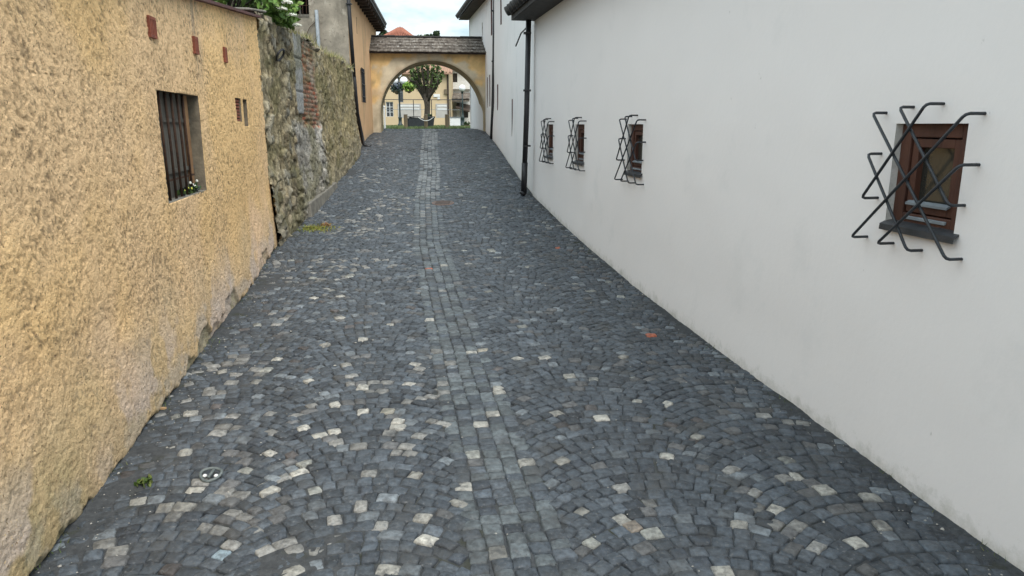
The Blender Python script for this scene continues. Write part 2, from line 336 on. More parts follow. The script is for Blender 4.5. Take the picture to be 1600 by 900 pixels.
# build geometry with two levels of detail
def stones(sel,q):
    m=sel.sum();g=np.linspace(-1,1,q)
    g[1]=-.86;g[-2]=.86;A,B=np.meshgrid(g,g)
    a=A.ravel();b=B.ravel()
    hl=st[sel,3][:,None];hd=st[sel,4][:,None]
    # irregular quadrilateral: each corner is moved on its own
    cj=rng.normal(0,.115,(m,4,2))
    wts=np.stack([(1-a)*(1-b),(1+a)*(1-b),(1+a)*(1+b),(1-a)*(1+b)],0)/4
    ja=np.einsum('mk,kn->mn',cj[:,:,0],wts);jb=np.einsum('mk,kn->mn',cj[:,:,1],wts)
    rad=np.maximum(np.abs(a),np.abs(b));cr=(np.abs(a)*np.abs(b))**4*.045
    lx=(a*(1-cr)+ja)*hl;ly=(b*(1-cr)+jb)*hd
    top=.0035*rng.uniform(.2,1.6,(m,1))*(1-.5*a**2-.5*b**2)-.006*(rad>.99)
    tx=rng.normal(0,.035,(m,1));ty=rng.normal(0,.035,(m,1));oz=rng.normal(0,.0028,(m,1))
    if q>3: top=top+rng.normal(0,.0013,(m,q*q))
    z=top+lx*tx+ly*ty+oz
    # rim ring pushed down
    ring=[i for i in range(q)]+[i*q+q-1 for i in range(1,q)]+[q*(q-1)+i for i in range(q-2,-1,-1)]+[i*q for i in range(q-2,0,-1)]
    sx=lx[:,ring]*1.05;sy=ly[:,ring]*1.05;sz=np.full(sx.shape,-.035)
    LX_=np.concatenate([lx,sx],1);LY_=np.concatenate([ly,sy],1);LZ=np.concatenate([z,sz],1)
    ca=np.cos(ang[sel])[:,None];sa=np.sin(ang[sel])[:,None]
    X=px_[sel][:,None]+LX_*ca-LY_*sa;Yw=py_[sel][:,None]+LX_*sa+LY_*ca
    Zw=zg(Yw)+LZ
    nv=X.shape[1]
    V=np.stack([X,Yw,Zw],-1).reshape(-1,3)
    f=grid_faces(q,q);rn=len(ring);sk=np.array([[ring[i],q*q+i,q*q+(i+1)%rn,ring[(i+1)%rn]] for i in range(rn)])
    f=np.concatenate([f,sk]);Fc=(f[None]+(np.arange(m)*nv)[:,None,None]).reshape(-1,4)
    C=np.repeat(base[sel],nv,0)
    return V,Fc,C
Va,Fa,Ca=stones(py_<9,6);Vb,Fb,Cb=stones(py_>=9,4)
so_=from_np('street',np.concatenate([Va,Vb]),np.concatenate([Fa,Fb+len(Va)]),M['cobble'],cols=np.concatenate([Ca,Cb]),smooth=True)
tag(so_,kind='structure')
# plain gravel path past the arch
yy=np.arange(27.3,60,.5);T,YY=np.meshgrid(np.linspace(-1,1,8),yy);XX=-3.6-.10*(YY-27)+T*6
# ------------------------------------------------------------------ walls with openings
def wall(name,m_,P0,mdir,u0,u1,v0,vtop,holes,res,side,disp=None,colf=None,depth=.25,parent=None,backdepth=.35,revealmat=None,resv=None):
    """vertical wall face; side=+1 when the street lies to +X of it. P0 is the foot of u=0."""
    k=math.sqrt(1+mdir*mdir);tx,ty=mdir/k,1/k;nx,ny=side*ty,-side*tx
    resv=resv or res
    us=set(np.round(np.linspace(u0,u1,max(2,int((u1-u0)/res)+1)),4));vmax=max(vtop(u0),vtop(u1),vtop((u0+u1)/2))
    vs=set(np.round(np.linspace(v0,vmax,max(2,int((vmax-v0)/resv)+1)),4))
    for h in holes: us|={round(h[0],4),round(h[1],4)};vs|={round(h[2],4),round(h[3],4)}
    us=np.array(sorted(us));vs=np.array(sorted(vs))
    U,Vv=np.meshgrid(us,vs);vt=np.array([vtop(x) for x in us])[None,:];cl=Vv>vt;Vc=np.minimum(Vv,vt)
    d=disp(U,Vc) if disp else np.zeros(U.shape)
    onb=np.zeros(U.shape,bool)
    for (a,b,c,e) in holes: onb|=(U>=a-1e-6)&(U<=b+1e-6)&(Vc>=c-1e-6)&(Vc<=e+1e-6)
    d=np.where(onb,np.minimum(d,.01)*.4,d)
    Xw=P0[0]+U*tx+d*nx;Yw=P0[1]+U*ty+d*ny
    V=np.stack([Xw,Yw,Vc],-1).reshape(-1,3)
    f=grid_faces(*U.shape)
    uc=(us[:-1]+us[1:])/2;vc=(vs[:-1]+vs[1:])/2;UC,VC=np.meshgrid(uc,vc)
    kill=np.zeros(UC.shape,bool)
    for (a,b,c,e) in holes: kill|=(UC>a)&(UC<b)&(VC>c)&(VC<e)
    dead=(cl[:-1,:-1]&cl[:-1,1:])
    f=f[~(kill|dead).ravel()]
    if side>0: f=f[:,::-1]
    cols=colf(U,Vc).reshape(-1,3) if colf else None
    hh=(Vc-zg(Yw)).ravel()
    def P(u,v,dd): return (P0[0]+u*tx+dd*nx,P0[1]+u*ty+dd*ny,v)
    o=from_np(name,V,f,m_,parent,cols=cols,h=hh,smooth=True)
    # back, top and end faces as part of the same wall mesh are added as a slab
    mb=MB()
    uu=np.linspace(u0,u1,max(2,int((u1-u0)/.5)));
    for a,b in zip(uu[:-1],uu[1:]):
        mb.quad(P(a,vtop(a)-.004,0),P(b,vtop(b)-.004,0),P(b,vtop(b)-.004,-backdepth),P(a,vtop(a)-.004,-backdepth))
        mb.quad(P(a,v0,-backdepth),P(b,v0,-backdepth),P(b,vtop(b)-.004,-backdepth),P(a,vtop(a)-.004,-backdepth))
    for a in (u0+.004,u1-.004): mb.quad(P(a,v0,0),P(a,v0,-backdepth),P(a,vtop(a)-.004,-backdepth),P(a,vtop(a)-.004,0))
    mb.build('wall_core',revealmat or m_,parent if parent is not None else o)
    if holes:
        for (a,b,c,e) in holes:
            rv=MB()
            rv.quad(P(a,c,0),P(a,e,0),P(a,e,-depth),P(a,c,-depth));rv.quad(P(b,c,0),P(b,e,0),P(b,e,-depth),P(b,c,-depth))
            rv.quad(P(a,c,0),P(b,c,0),P(b,c,-depth),P(a,c,-depth));rv.quad(P(a,e,0),P(b,e,0),P(b,e,-depth),P(a,e,-depth))
            rv.build('reveal',revealmat or m_,parent if parent is not None else o)
    return o,P
# ---- yellow rough-cast wall, left foreground
yw=empty('rendered_wall',(-3.2,9,zg(9)),'yellow rough rendered garden wall with barred window in the left foreground','wall')
def ebase(u,v): return (-.02+.05*ss(3,4.5,u))+.17*ss(.46,.74,fbm(u*1.7,u*0+2,55))+.09*(fbm(u*9,v*9,58)-.5)
def dyel(u,v):
    a=fbm(u*38+2*fbm(u*9,v*9,3),v*46,21,4,.72)
    d=.005*ss(.30,.48,a)+.003*(a-.5)+.006*(fbm(u*9,v*9,33)-.5)+.03*(fbm(u*1.1,v*1.1,44)-.5)
    zz=v-zg(u/1.0143);e=ebase(u,v)
    d-=.03*ss(0,.04,e-zz)*(.5+fbm(u*14,v*14,59));d+=.05*ss(.9,0,zz)
    return d
def cyel(u,v):
    a=fbm(u*38+2*fbm(u*9,v*9,3),v*46,21,4,.72);g=fbm(u*.7,v*.9,61,4)
    c=np.array([.88,.585,.285])[None,None]*(1+.22*(g-.5))[...,None]
    c2=np.array([.82,.575,.36]);gg=ss(.42,.7,fbm(u*.9,v*.9+9,64,4))[...,None]*.6;c=c*(1-gg)+c2*gg
    pit=ss(.44,.33,a+.16*(fbm(u*2.3,v*2.3,62)-.5))[...,None]*.62;c=c*(1-.62*pit)+np.array([.17,.12,.075])*.62*pit
    sp=(ss(.63,.72,fbm(u*42,v*42,23,2))*ss(.4,.6,fbm(u*2,v*2,24)))[...,None];c=c*(1-.55*sp)+np.array([.12,.09,.06])*.55*sp
    zz=v-zg(u/1.0143)
    lo=ss(1.0,.15,zz+.9*(fbm(u*2,v*2,71)-.5))[...,None];c=c*(1-.5*lo)+np.array([.50,.40,.27])*.5*lo
    e=ebase(u,v)
    br=ss(-.02,.04,e-zz)[...,None];mo=fbm(u*9,v*9,81,4)[...,None]
    c=c*(1-br*.85)+(np.array([.17,.17,.10])*(1-mo)*1.6+np.array([.40,.36,.30])*mo)*br*.85
    rim=(ss(.16,.02,np.abs(zz-e-.06))*ss(.45,.6,fbm(u*5,v*5,83)))[...,None];c=c*(1-rim*.6)+np.array([.52,.46,.40])*rim*.6
    gr_=(ss(.9,.0,zz+.8*(fbm(u*2.5,v*2.5,91)-.5))*ss(6,2.6,u)*(.4+.9*fbm(u*14,v*14,92,4)))[...,None];c=c*(1-.5*gr_)+np.array([.27,.26,.14])*.5*gr_
    wp_=(ss(.55,.62,fbm(u*1.9+4,v*1.9,95,5))*ss(.75,.1,zz))[...,None]*.75;c=c*(1-wp_)+np.array([.60,.50,.44])*wp_
    pk=(ss(.50,.72,fbm(u*.8+2,v*.8,97,3))*ss(1.9,.6,zz))[...,None]*.55;c=c*(1-pk)+np.array([.80,.57,.40])*pk
    stv=(ss(.20,.02,np.abs(u-6.68+.05*np.sin(v*9)))*ss(.1,1.1,v))[...,None]*ss(.35,.6,fbm(u*20,v*1.5,88))[...,None]
    c=c*(1-.55*stv)+np.array([.24,.215,.19])*.55*stv
    st2=(ss(.12,.02,np.abs(u-3.75))*ss(.35,.9,v))[...,None];c=c*(1-.5*st2)+np.array([.3,.27,.25])*.5*st2
    return c
vty=lambda u:1.06+.09*(u-6.68)
YH=[(5.38,6.56,-.575,.246),(8.16,8.45,.035,.29),(8.58,8.80,-.016,.286)]
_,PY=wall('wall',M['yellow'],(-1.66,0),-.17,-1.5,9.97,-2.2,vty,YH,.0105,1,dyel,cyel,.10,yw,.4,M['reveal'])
# window: boards, bars, flowers
wf=MB()
bw=(6.56-5.38)/7
for i in range(7): wf.box(PY(5.38+i*bw+.004,-.575,-.098),np.array(PY(bw-.008,0,0))-np.array(PY(0,0,0)),np.array(PY(0,0,-.02))-np.array(PY(0,0,0)),(0,0,.82))
wd=wf.build('shutter',M['boards'],yw)
rl=MB();D=lambda a,b:np.array(a)-np.array(b)
for v in (.02,-.38): rl.box(PY(5.40,v,-.092),D(PY(1.14,0,0),PY(0,0,0)),D(PY(0,0,.015),PY(0,0,0)),(0,0,.03))
rl.build('rail',M['boards'],wd)
po=MB().box(PY(6.38,-.575,-.093),D(PY(.10,0,0),PY(0,0,0)),D(PY(0,0,.02),PY(0,0,0)),(0,0,.82));po.build('jamb_post',mat('orange_board',(.34,.19,.09),(.22,.12,.06),rough=.85),yw)
for i in range(6):
    u_=5.42+i*.162
    MB().tube([PY(u_,.25,-.045),PY(u_+.006*(-1)**i,-.15,-.04),PY(u_+.012,-.585,-.04)],.0105,8).build('bar',M['rust'],yw,smooth=True)
MB().box(PY(5.385,-.19,-.055),D(PY(.18,0,0),PY(0,0,0)),D(PY(0,0,.012),PY(0,0,0)),(0,0,.02)).build('cross_bar',M['rust'],yw)
MB().box(PY(5.385,-.43,-.055),D(PY(1.0,0,0),PY(0,0,0)),D(PY(0,0,.010),PY(0,0,0)),(0,0,.015)).build('cross_bar',M['rust'],yw)
sl=MB().box(PY(5.385,-.592,-.09),D(PY(1.17,0,0),PY(0,0,0)),D(PY(0,0,.088),PY(0,0,0)),(0,0,.02));sl.build('sill',M['curb'],yw,bevel=.006)
for (a,b,c,e) in YH[1:]:
    MB().box(PY(a,c,-.08),D(PY(b-a,0,0),PY(0,0,0)),D(PY(0,0,-.05),PY(0,0,0)),(0,0,e-c)).build('niche_back',M['brickvent'],yw)
g=MB();
for i in range(7):
    g.box(PY(8.165,.04+i*.035,-.045),D(PY(.275,0,0),PY(0,0,0)),D(PY(0,0,.03),PY(0,0,0)),(0,0,.024))
g.build('vent_grille',M['brickvent'],yw)
for (a,b,c,e) in [(5.33,5.475,.60,.745),(6.54,6.66,.60,.745),(7.73,7.84,.625,.775)]:
    m0=MB();du=D(PY(1,0,0),PY(0,0,0));dn=D(PY(0,0,1),PY(0,0,0))
    m0.box(PY(a,c,-.03),du*(b-a),dn*.055,(0,0,.02));m0.box(PY(a,e-.02,-.03),du*(b-a),dn*.055,(0,0,.02))
    for j in range(5): m0.box(PY(a+j*(b-a-.014)/4,c+.02,-.03),du*.014,dn*.055,(0,0,e-c-.04))
    for j in range(1,6): m0.box(PY(a,c+j*(e-c)/6,-.03),du*(b-a),dn*.05,(0,0,.007))
    vb=m0.build('air_brick',M['brickvent'],yw)
    MB().box(PY(a+.002,c+.002,-.03),du*(b-a-.004),dn*.02,(0,0,e-c-.004)).build('vent_back',M['rust'],vb)
cp=MB();uu=np.linspace(2,9.99,20)
for a,b in zip(uu[:-1],uu[1:]):
    cp.prism([PY(a,vty(a),.06),PY(b-.006,vty(b)+random.uniform(-.003,.003),.06),PY(b-.006,vty(b),-.45),PY(a,vty(a),-.45)],(0,0,.028))
cp.build('coping',M['coping'],yw)
# ---- rubble wall
rw=empty('rubble_wall',(-3.7,14,zg(14)),'old rubble stone wall with brick patch between the yellow wall and the orange building','wall')
k2=math.sqrt(1+.0757**2)
RU0=10.0 # u = distance from Y=10
TU=[-.1,.24,.9,1.8,2.7,3.2,4.05,5.05,6.7,8.1,9.0];TV=[1.44,1.46,1.36,1.41,1.48,1.49,1.40,1.38,1.43,1.36,1.26]
vtr=lambda u:float(np.interp(u,TU,TV))+.07*(float(vn(np.array([u*4.]),np.array([0.]),3)[0])-.5)
def rub(u,v):
    uw=u+.10*(fbm(u*3,v*3,101)-.5);vw=v+.10*(fbm(u*3+5,v*3,102)-.5)
    big=uw<3.9
    uw=uw+.05*(fbm(u*11,v*11,104)-.5);vw=vw+.06*(fbm(u*11+3,v*11,105)-.5);f1,f2,c=wor(uw*4.6,vw*7.5,9);g1,g2,c2_=wor(uw*8.5,vw*10,13)
    return np.where(big,f2-f1,(g2-g1)),np.where(big,c,c2_)
def regions(u,v):
    n_=.10*(fbm(u*6,v*6,111)-.5)
    conc=(u>1.84)&(u<2.40)&(v>.17);brick=ss(-.05,.02,np.minimum(np.minimum(u-2.42+n_,3.75-u+n_),v+.02+n_*2+(u-2.4)*-.0))
    white=ss(-.12,.08,np.minimum(np.minimum(u-1.65+n_*3,3.75-u+n_*3),np.minimum(v+1.62+n_,-.02-v+n_*3)))
    return conc,brick,white
def brickcell(u,v):
    row=np.floor(v/.075);uo=u+(row%2)*.12;col=np.floor(uo/.24);fu=uo/.24-col;fv=v/.075-row
    e=np.minimum(np.minimum(fu,1-fu)*.24,np.minimum(fv,1-fv)*.075)
    return e,_h(col,row,5)
def drub(u,v):
    f,c=rub(u,v);conc,brick,white=regions(u,v)
    rr_=ss(3.5,4.3,u);pt=ss(.42,.58,fbm(u*2.1,v*2.1,123,3));d=(.034*ss(.02,.10,f)*(.35+.65*pt)+.05*(c-.5)*(.4+.6*pt))*(1-.5*rr_)+.055*(fbm(u*12,v*8,120,5,.62)-.5)+.09*rr_*(fbm(u*5,v*2.2,121,5,.6)-.5)
    e,cb=brickcell(u,v);db=.014*ss(.003,.014,e)+.03*(cb-.6)*ss(.4,.6,fbm(u*3,v*3,7))-.025+.02*(fbm(u*15,v*15,8)-.5)
    d=d*(1-brick)+db*brick
    d=np.where(conc,.035-.02*(np.abs(((v*1.9)%1)-.5)>.47)+.006*(fbm(u*9,v*9,3)-.5),d)
    d=np.where((u>2.40)&(u<2.5)&(v>.3),-.03,d)
    hol=ss(.22,.0,np.hypot((u-.5)*2.0,(v-.2)*.6));d-=.08*hol;d=np.where(u<.25,np.maximum(d,.0),d)
    zz=v-zg(10+u);d+=.10*ss(1.4,0,zz)+.05*(fbm(u*.9,v*.9,130)-.5)
    return d
def crub(u,v):
    f,c=rub(u,v);conc,brick,white=regions(u,v)
    pal=np.array([[.25,.205,.13],[.30,.265,.19],[.20,.175,.12],[.34,.285,.19],[.24,.225,.185],[.17,.14,.095],[.37,.33,.25]])
    cc=pal[(c*6.99).astype(int)]
    mort=np.array([.34,.285,.18]);right=ss(3.7,4.2,u)[...,None]
    mort2=np.array([.33,.275,.155])
    k=(ss(.02,.10,f)*(.3+.7*ss(.42,.58,fbm(u*2.1,v*2.1,123,3))))[...,None];mo=(mort*(1-right)+mort2*right)
    crev_shade=(.70+.30*ss(.0,.05,f)[...,None])*np.clip(-.05+2.1*fbm(u*12,v*8,120,5,.62)[...,None],.3,1.6)  # darker joints, plus crevice shade painted into the colour along the displacement noise
    col=(mo*(1-k)+cc*k)*crev_shade
    col=col*(1-.45*right)+mort2*.45*right*(.75+.5*fbm(u*9,v*9,140)[...,None])
    pal2=np.array([[.52,.50,.46],[.40,.39,.37],[.58,.55,.50],[.33,.315,.29]])
    wc=pal2[(c*3.99).astype(int)]*(.55+.45*k);w_=white[...,None];col=col*(1-w_*.85)+wc*w_*.85
    e,cb=brickcell(u,v);bp=np.array([[.36,.13,.08],[.31,.15,.10],[.32,.25,.19],[.27,.15,.10],[.28,.19,.14]])
    bk_=ss(.003,.012,e)[...,None];bc=bp[(cb*4.99).astype(int)]*bk_+np.array([.22,.19,.14])*(1-bk_)
    pl=ss(.58,.68,fbm(u*4,v*2.2,150))[...,None];bc=bc*(1-pl*.6)+np.array([.37,.33,.27])*pl*.6
    b_=brick[...,None];col=col*(1-b_)+bc*b_
    gc=np.array([.33,.33,.32])*(.8+.4*fbm(u*6,v*3,160,5)[...,None]);col=np.where(conc[...,None],gc,col)
    zz=v-zg(10+u);g=ss(.9,.1,zz+.5*(fbm(u*3,v*3,170)-.5))[...,None]*.5
    col=col*(1-g)+np.array([.30,.28,.225])*g
    moss=ss(.52,.66,fbm(u*1.7,v*2.5,180,5))[...,None]*.5;col=col*(1-moss)+np.array([.16,.15,.07])*moss
    return col
_,PR_=wall('wall',M['rubble'],(-3.36,10),-.0757,-.24,8.78,-2.0,vtr,[],.019,1,drub,crub,.2,rw,.5,M['rubble'])
# wall core has no colour attribute: give it plain stone instead
for o in rw.children:
    if o.name.startswith('wall_core'): o.data.materials[0]=M['curb']
# cap stones on the broken crest
cs_=MB()
for i in range(60):
    u_=random.uniform(0,8.7);w_=random.uniform(.06,.16)
    p=PR_(u_,vtr(u_)-.05,random.uniform(-.42,.0));cs_.ball(p,w_,8,.55)
co=cs_.build('crest_stones',mat('crest_stone',(.26,.23,.17),(.14,.12,.085),scale=10,rough=.95,bump=.8,bscale=25,bdist=.03),rw)
for v in co.data.vertices:
    q=v.co;a=float(vn(np.array([q.x*14]),np.array([q.y*14+q.z*11]),3)[0]);v.co=q+Vector(((a-.5)*.08,(a-.5)*.08,(a-.5)*.05))
# iron ring
rp_=[];c0=PR_(.64,.97,.10)
for i in range(17):
    a=2*math.pi*i/16;rp_.append((c0[0]+.045*math.sin(a*1),c0[1]+.115*math.cos(a),c0[2]+.075*math.sin(a)))
MB().tube(rp_,.016,8,False).build('iron_ring',M['black'],rw,smooth=True)
# kerb along the rubble wall
kb=MB()
for a,b in [(1.75,2.9),(2.93,3.6),(3.63,4.5)]:
    za,zb=zg(10+a),zg(10+b)
    kb.prism([PR_(a,za-.1,.10),PR_(b,zb-.1,.10),PR_(b,zb+.24-.05*(b-1.7),.07),PR_(a,za+.24-.05*(a-1.7),.07)],D(PR_(0,0,.09),PR_(0,0,0)))
kb.build('plinth_kerb',M['curb'],rw,bevel=.015)
# ------------------------------------------------------------------ leaves
def leafcloud(pts,size,cols,name,parent,m_,asp=1.6,jit=.35):
    pts=np.asarray(pts);n=len(pts)
    a=rng.normal(size=(n,3));a/=np.linalg.norm(a,axis=1)[:,None];b=rng.normal(size=(n,3));b-=a*(a*b).sum(1)[:,None];b/=np.linalg.norm(b,axis=1)[:,None]
    nn=np.cross(a,b);sz=size*rng.uniform(1-jit,1+jit,(n,1))
    # six-point leaf, folded on the midrib
    P=[pts-a*sz*asp/2, pts-a*sz*asp*.15+b*sz*.5+nn*sz*.12, pts+a*sz*asp*.2+b*sz*.38+nn*sz*.1, pts+a*sz*asp/2, pts+a*sz*asp*.2-b*sz*.38+nn*sz*.1, pts-a*sz*asp*.15-b*sz*.5+nn*sz*.12]
    V=np.stack(P,1).reshape(-1,3);i=(np.arange(n)*6)[:,None]
    Fc=np.concatenate([i+np.array([[0,1,2,3]]),i+np.array([[0,3,4,5]])])
    C=np.asarray(cols)[rng.integers(0,len(cols),n)]*rng.uniform(.7,1.3,(n,1))
    return from_np(name,V,Fc,m_,parent,cols=np.repeat(C,6,0))
def blob(c,r,n,flat=1.):
    d=rng.normal(size=(n,3));d/=np.linalg.norm(d,axis=1)[:,None];rr=rng.random(n)**.45
    return np.array(c)+d*rr[:,None]*np.array([r,r,r*flat])
# elder shrub on the wall crest
sh=empty('elder_shrub',(-4.2,11.3,1.3),'leafy green elder shrub with white blossoms on top of the rubble wall','shrub')
pts=[];tw=MB()
for i in range(46):
    c=(random.uniform(-4.9,-3.35),random.uniform(10.0,12.1),random.uniform(1.55,2.6))
    if c[0]>-3.75 and c[2]>2.3: c=(c[0],c[1],c[2]-.4)
    pts.append(blob(c,.20,85,.8));tw.tube([(-4.3,11.2,1.2),((c[0]-4.3)/2,(c[1]+11.2)/2,(c[2]+1.3)/2+.1),c],[.018,.012,.006],5)
for c in [(-3.34,10.7,1.55),(-3.34,11.0,1.53),(-3.36,10.4,1.64),(-3.42,11.3,1.55),(-3.34,10.9,1.6),(-3.3,10.6,1.7),(-3.35,11.2,1.65),(-3.45,10.8,1.9)]: pts.append(blob(c,.19,100,.75))
leafcloud(np.concatenate(pts),.05,[(.09,.17,.03),(.13,.23,.045),(.055,.11,.02),(.17,.26,.06)],'foliage',sh,M['leaf'],2.0)
tw.build('branches',M['bark'],sh)
for i,c in enumerate([at(433,9,10.55),at(440,12,10.5),at(455,22,10.8),at(463,38,11.1),at(448,2,10.5),at(425,3,10.5)]):
    fb=MB()
    for j in range(110):
        a=random.random()*6.28;r=random.random()**.5*.075;fb.ball((c[0]+r*math.cos(a),c[1]+r*math.sin(a),c[2]+random.uniform(-.012,.012)-r*.2),.009,5)
    fb.build('blossom',M['flower'],sh)
# darker bush behind the yellow wall top
db=empty('dark_bush',(-4.5,8.4,.2),'dark leafy bush rising behind the top of the yellow wall','bush')
pts=[blob((random.uniform(-5.3,-3.95),random.uniform(7.0,9.8),random.uniform(.9,1.75)),.25,130) for i in range(34)]
leafcloud(np.concatenate(pts),.055,[(.04,.07,.02),(.03,.05,.015),(.07,.10,.03)],'foliage',db,M['leaf'],1.9)
MB().tube([(-4.5,8.4,-1.7),(-4.5,8.5,0),(-4.4,8.4,1.4)],[.06,.05,.02],7).build('stem',M['bark'],db)
slb=MB().prism([(-3.85,9.5,1.42),(-3.34,9.6,1.42),(-3.28,10.1,1.46),(-3.5,10.25,1.47),(-3.85,10.1,1.47)],(0,0,.03));tag(slb.build('flat_stone',M['curb'],bevel=.012),'flat dark slab lying on the corner where the yellow wall meets the rubble wall','stone slab')
# dry grass on crest
def blades(pts,h,name,cols,parent=None,lean=.4,w=.006):
    pts=np.asarray(pts);n=len(pts);a=rng.random(n)*6.28;hh=h*rng.uniform(.5,1.2,n)
    dx=np.cos(a)*w;dy=np.sin(a)*w;lx=rng.normal(0,lean,n)*hh;ly=rng.normal(0,lean,n)*hh
    p0=pts+np.stack([dx,dy,0*a],1);p1=pts-np.stack([dx,dy,0*a],1);p2=pts+np.stack([lx,ly,hh],1)
    V=np.stack([p0,p1,p2],1).reshape(-1,3);Fc=np.arange(3*n).reshape(-1,3)
    C=np.asarray(cols)[rng.integers(0,len(cols),n)]
    return from_np(name,V,Fc,M['leaf'],parent,cols=np.repeat(C,3,0))
P=[]
for i in range(1500):
    u_=random.uniform(3.0,8.7) if random.random()<.8 else random.uniform(1.2,3);P.append(PR_(u_,vtr(u_)-.03,random.uniform(-.3,.06)))
tag(blades(P,.14,'dry_grass',[(.28,.24,.10),(.16,.18,.06),(.33,.29,.15)]),kind='stuff',label='dry grass tufts growing along the crest of the rubble wall',cat='grass')
# ------------------------------------------------------------------ orange building
ob=empty('orange_building',(-4.3,21,zg(21)),'old house with orange plaster street side and crumbling grey gable, left of the arch','house')
mo=-.0976;ko=math.sqrt(1+mo*mo)
_,PO=wall('wall',M['orange'],(-4.10,18.8),mo,0,8.3,-1.6,lambda u:3.5,[(2.42,3.28,.64,1.58),(1.95,2.12,2.46,2.90)],.25,1,lambda u,v:.03*(fbm(u*1.2,v*1.2,200)-.5),None,.14,ob,.5,None)
def win(P,a,b,c,e,dep,parent,frm,pane,nv=1,nh=1,fw=.06,name='window'):
    du=D(P(1,0,0),P(0,0,0));dn=D(P(0,0,1),P(0,0,0))
    m0=MB();t=.05
    m0.box(P(a,c,-dep),du*fw,dn*t,(0,0,e-c));m0.box(P(b-fw,c,-dep),du*fw,dn*t,(0,0,e-c))
    m0.box(P(a+fw,c,-dep),du*(b-a-2*fw),dn*t,(0,0,fw));m0.box(P(a+fw,e-fw,-dep),du*(b-a-2*fw),dn*t,(0,0,fw))
    for i in range(1,nv): m0.box(P(a+(b-a)*i/nv-.018,c+fw,-dep+.006),du*.036,dn*(t-.01),(0,0,e-c-2*fw))
    for i in range(1,nh): m0.box(P(a+fw,c+(e-c)*i/nh-.015,-dep+.009),du*(b-a-2*fw),dn*(t-.016),(0,0,.03))
    f=m0.build(name,frm,parent)
    MB().box(P(a+.01,c+.01,-dep-.004),du*(b-a-.02),dn*.02,(0,0,e-c-.02)).build('pane',pane,f)
    return f
win(PO,2.42,3.28,.64,1.58,.13,ob,M['wooddark'],M['panedark'],2,2)
win(PO,1.95,2.12,2.46,2.90,.13,ob,M['wooddark'],M['panedark'],1,1,.03)
gr=MB()
for i in range(5): gr.tube([PO(2.5+i*.175,.64,.03),PO(2.5+i*.175,1.60,.03)],.012,6)
for v in (.8,1.15,1.5): gr.tube([PO(2.4,v,.035),PO(3.3,v,.035)],.010,6)
gr.build('window_grille',M['iron'],ob)
# grey gable facing the camera: a real hole for the broken window
gx0,gx1=-10.5,-4.08;gy=18.72
def PG(u,v,d): return (gx1-u,gy-d,v)
def gable():
    us=np.unique(np.round(np.concatenate([np.linspace(0,6.4,33),[.95,1.42]]),4));vs=np.unique(np.round(np.concatenate([np.linspace(-1.6,6.2,40),[2.67,3.27]]),4))
    U,Vv=np.meshgrid(us,vs);top=3.5+np.minimum(U,6.4-U+0)*.75;Vc=np.minimum(Vv,top)
    d=.05*(fbm(U*1.4,Vv*1.4,210)-.5);V=np.stack([gx1-U,gy-d,Vc],-1).reshape(-1,3);f=grid_faces(*U.shape)
    UC,VC=np.meshgrid((us[:-1]+us[1:])/2,(vs[:-1]+vs[1:])/2)
    kill=(UC>.95)&(UC<1.42)&(VC>2.67)&(VC<3.27);dead=(Vv>top)[:-1,:-1]&(Vv>top)[:-1,1:]
    f=f[~(kill|dead).ravel()]
    return from_np('gable_wall',V,f,M['greywall'],ob,smooth=True)
gable()
rv=MB();a,b,c,e=.95,1.42,2.67,3.27
rv.quad(PG(a,c,0),PG(a,e,0),PG(a,e,-.3),PG(a,c,-.3));rv.quad(PG(b,c,0),PG(b,e,0),PG(b,e,-.3),PG(b,c,-.3));rv.quad(PG(a,c,0),PG(b,c,0),PG(b,c,-.3),PG(a,c,-.3));rv.quad(PG(a,e,0),PG(b,e,0),PG(b,e,-.3),PG(a,e,-.3))
rv.quad(PG(a-.4,c-.4,-.9),PG(b+.4,c-.4,-.9),PG(b+.4,e+.4,-.9),PG(a-.4,e+.4,-.9))
rv.build('reveal',M['darkhole'],ob)
gw=MB()
gw.box(PG(1.42,2.61,.02),(.47,0,0),(0,.1,0),(0,0,.06));gw.box(PG(1.20,2.67,-.02),(.035,0,0),(0,.05,0),(0,0,.59))
gwi=gw.build('broken_window',M['boards'],ob)
bb=MB()
for i in range(5): bb.tube([PG(1.36-i*.09,2.67,.05),PG(1.34-i*.09+.02*(i%2),3.27,.05)],.008,5)
bb.tube([PG(1.45,2.85,.055),PG(.92,2.87,.055)],.008,5)
bb.build('grille',M['rust'],gwi)
MB().tube([PG(.735,.6,.06),PG(.74,1.5,.06),PG(.75,2.76,.06)],.045,10).build('vent_pipe',M['gal'],ob,smooth=True)
cb=[(PG(1.5,2.4,.04)),(PG(1.45,2.0,.05)),(PG(1.25,1.75,.08)),(PG(1.1,2.05,.06)),(PG(.95,2.35,.04)),(PG(.78,2.5,.03))]
MB().tube(cb,.008,5).build('cable',M['rust'],ob)
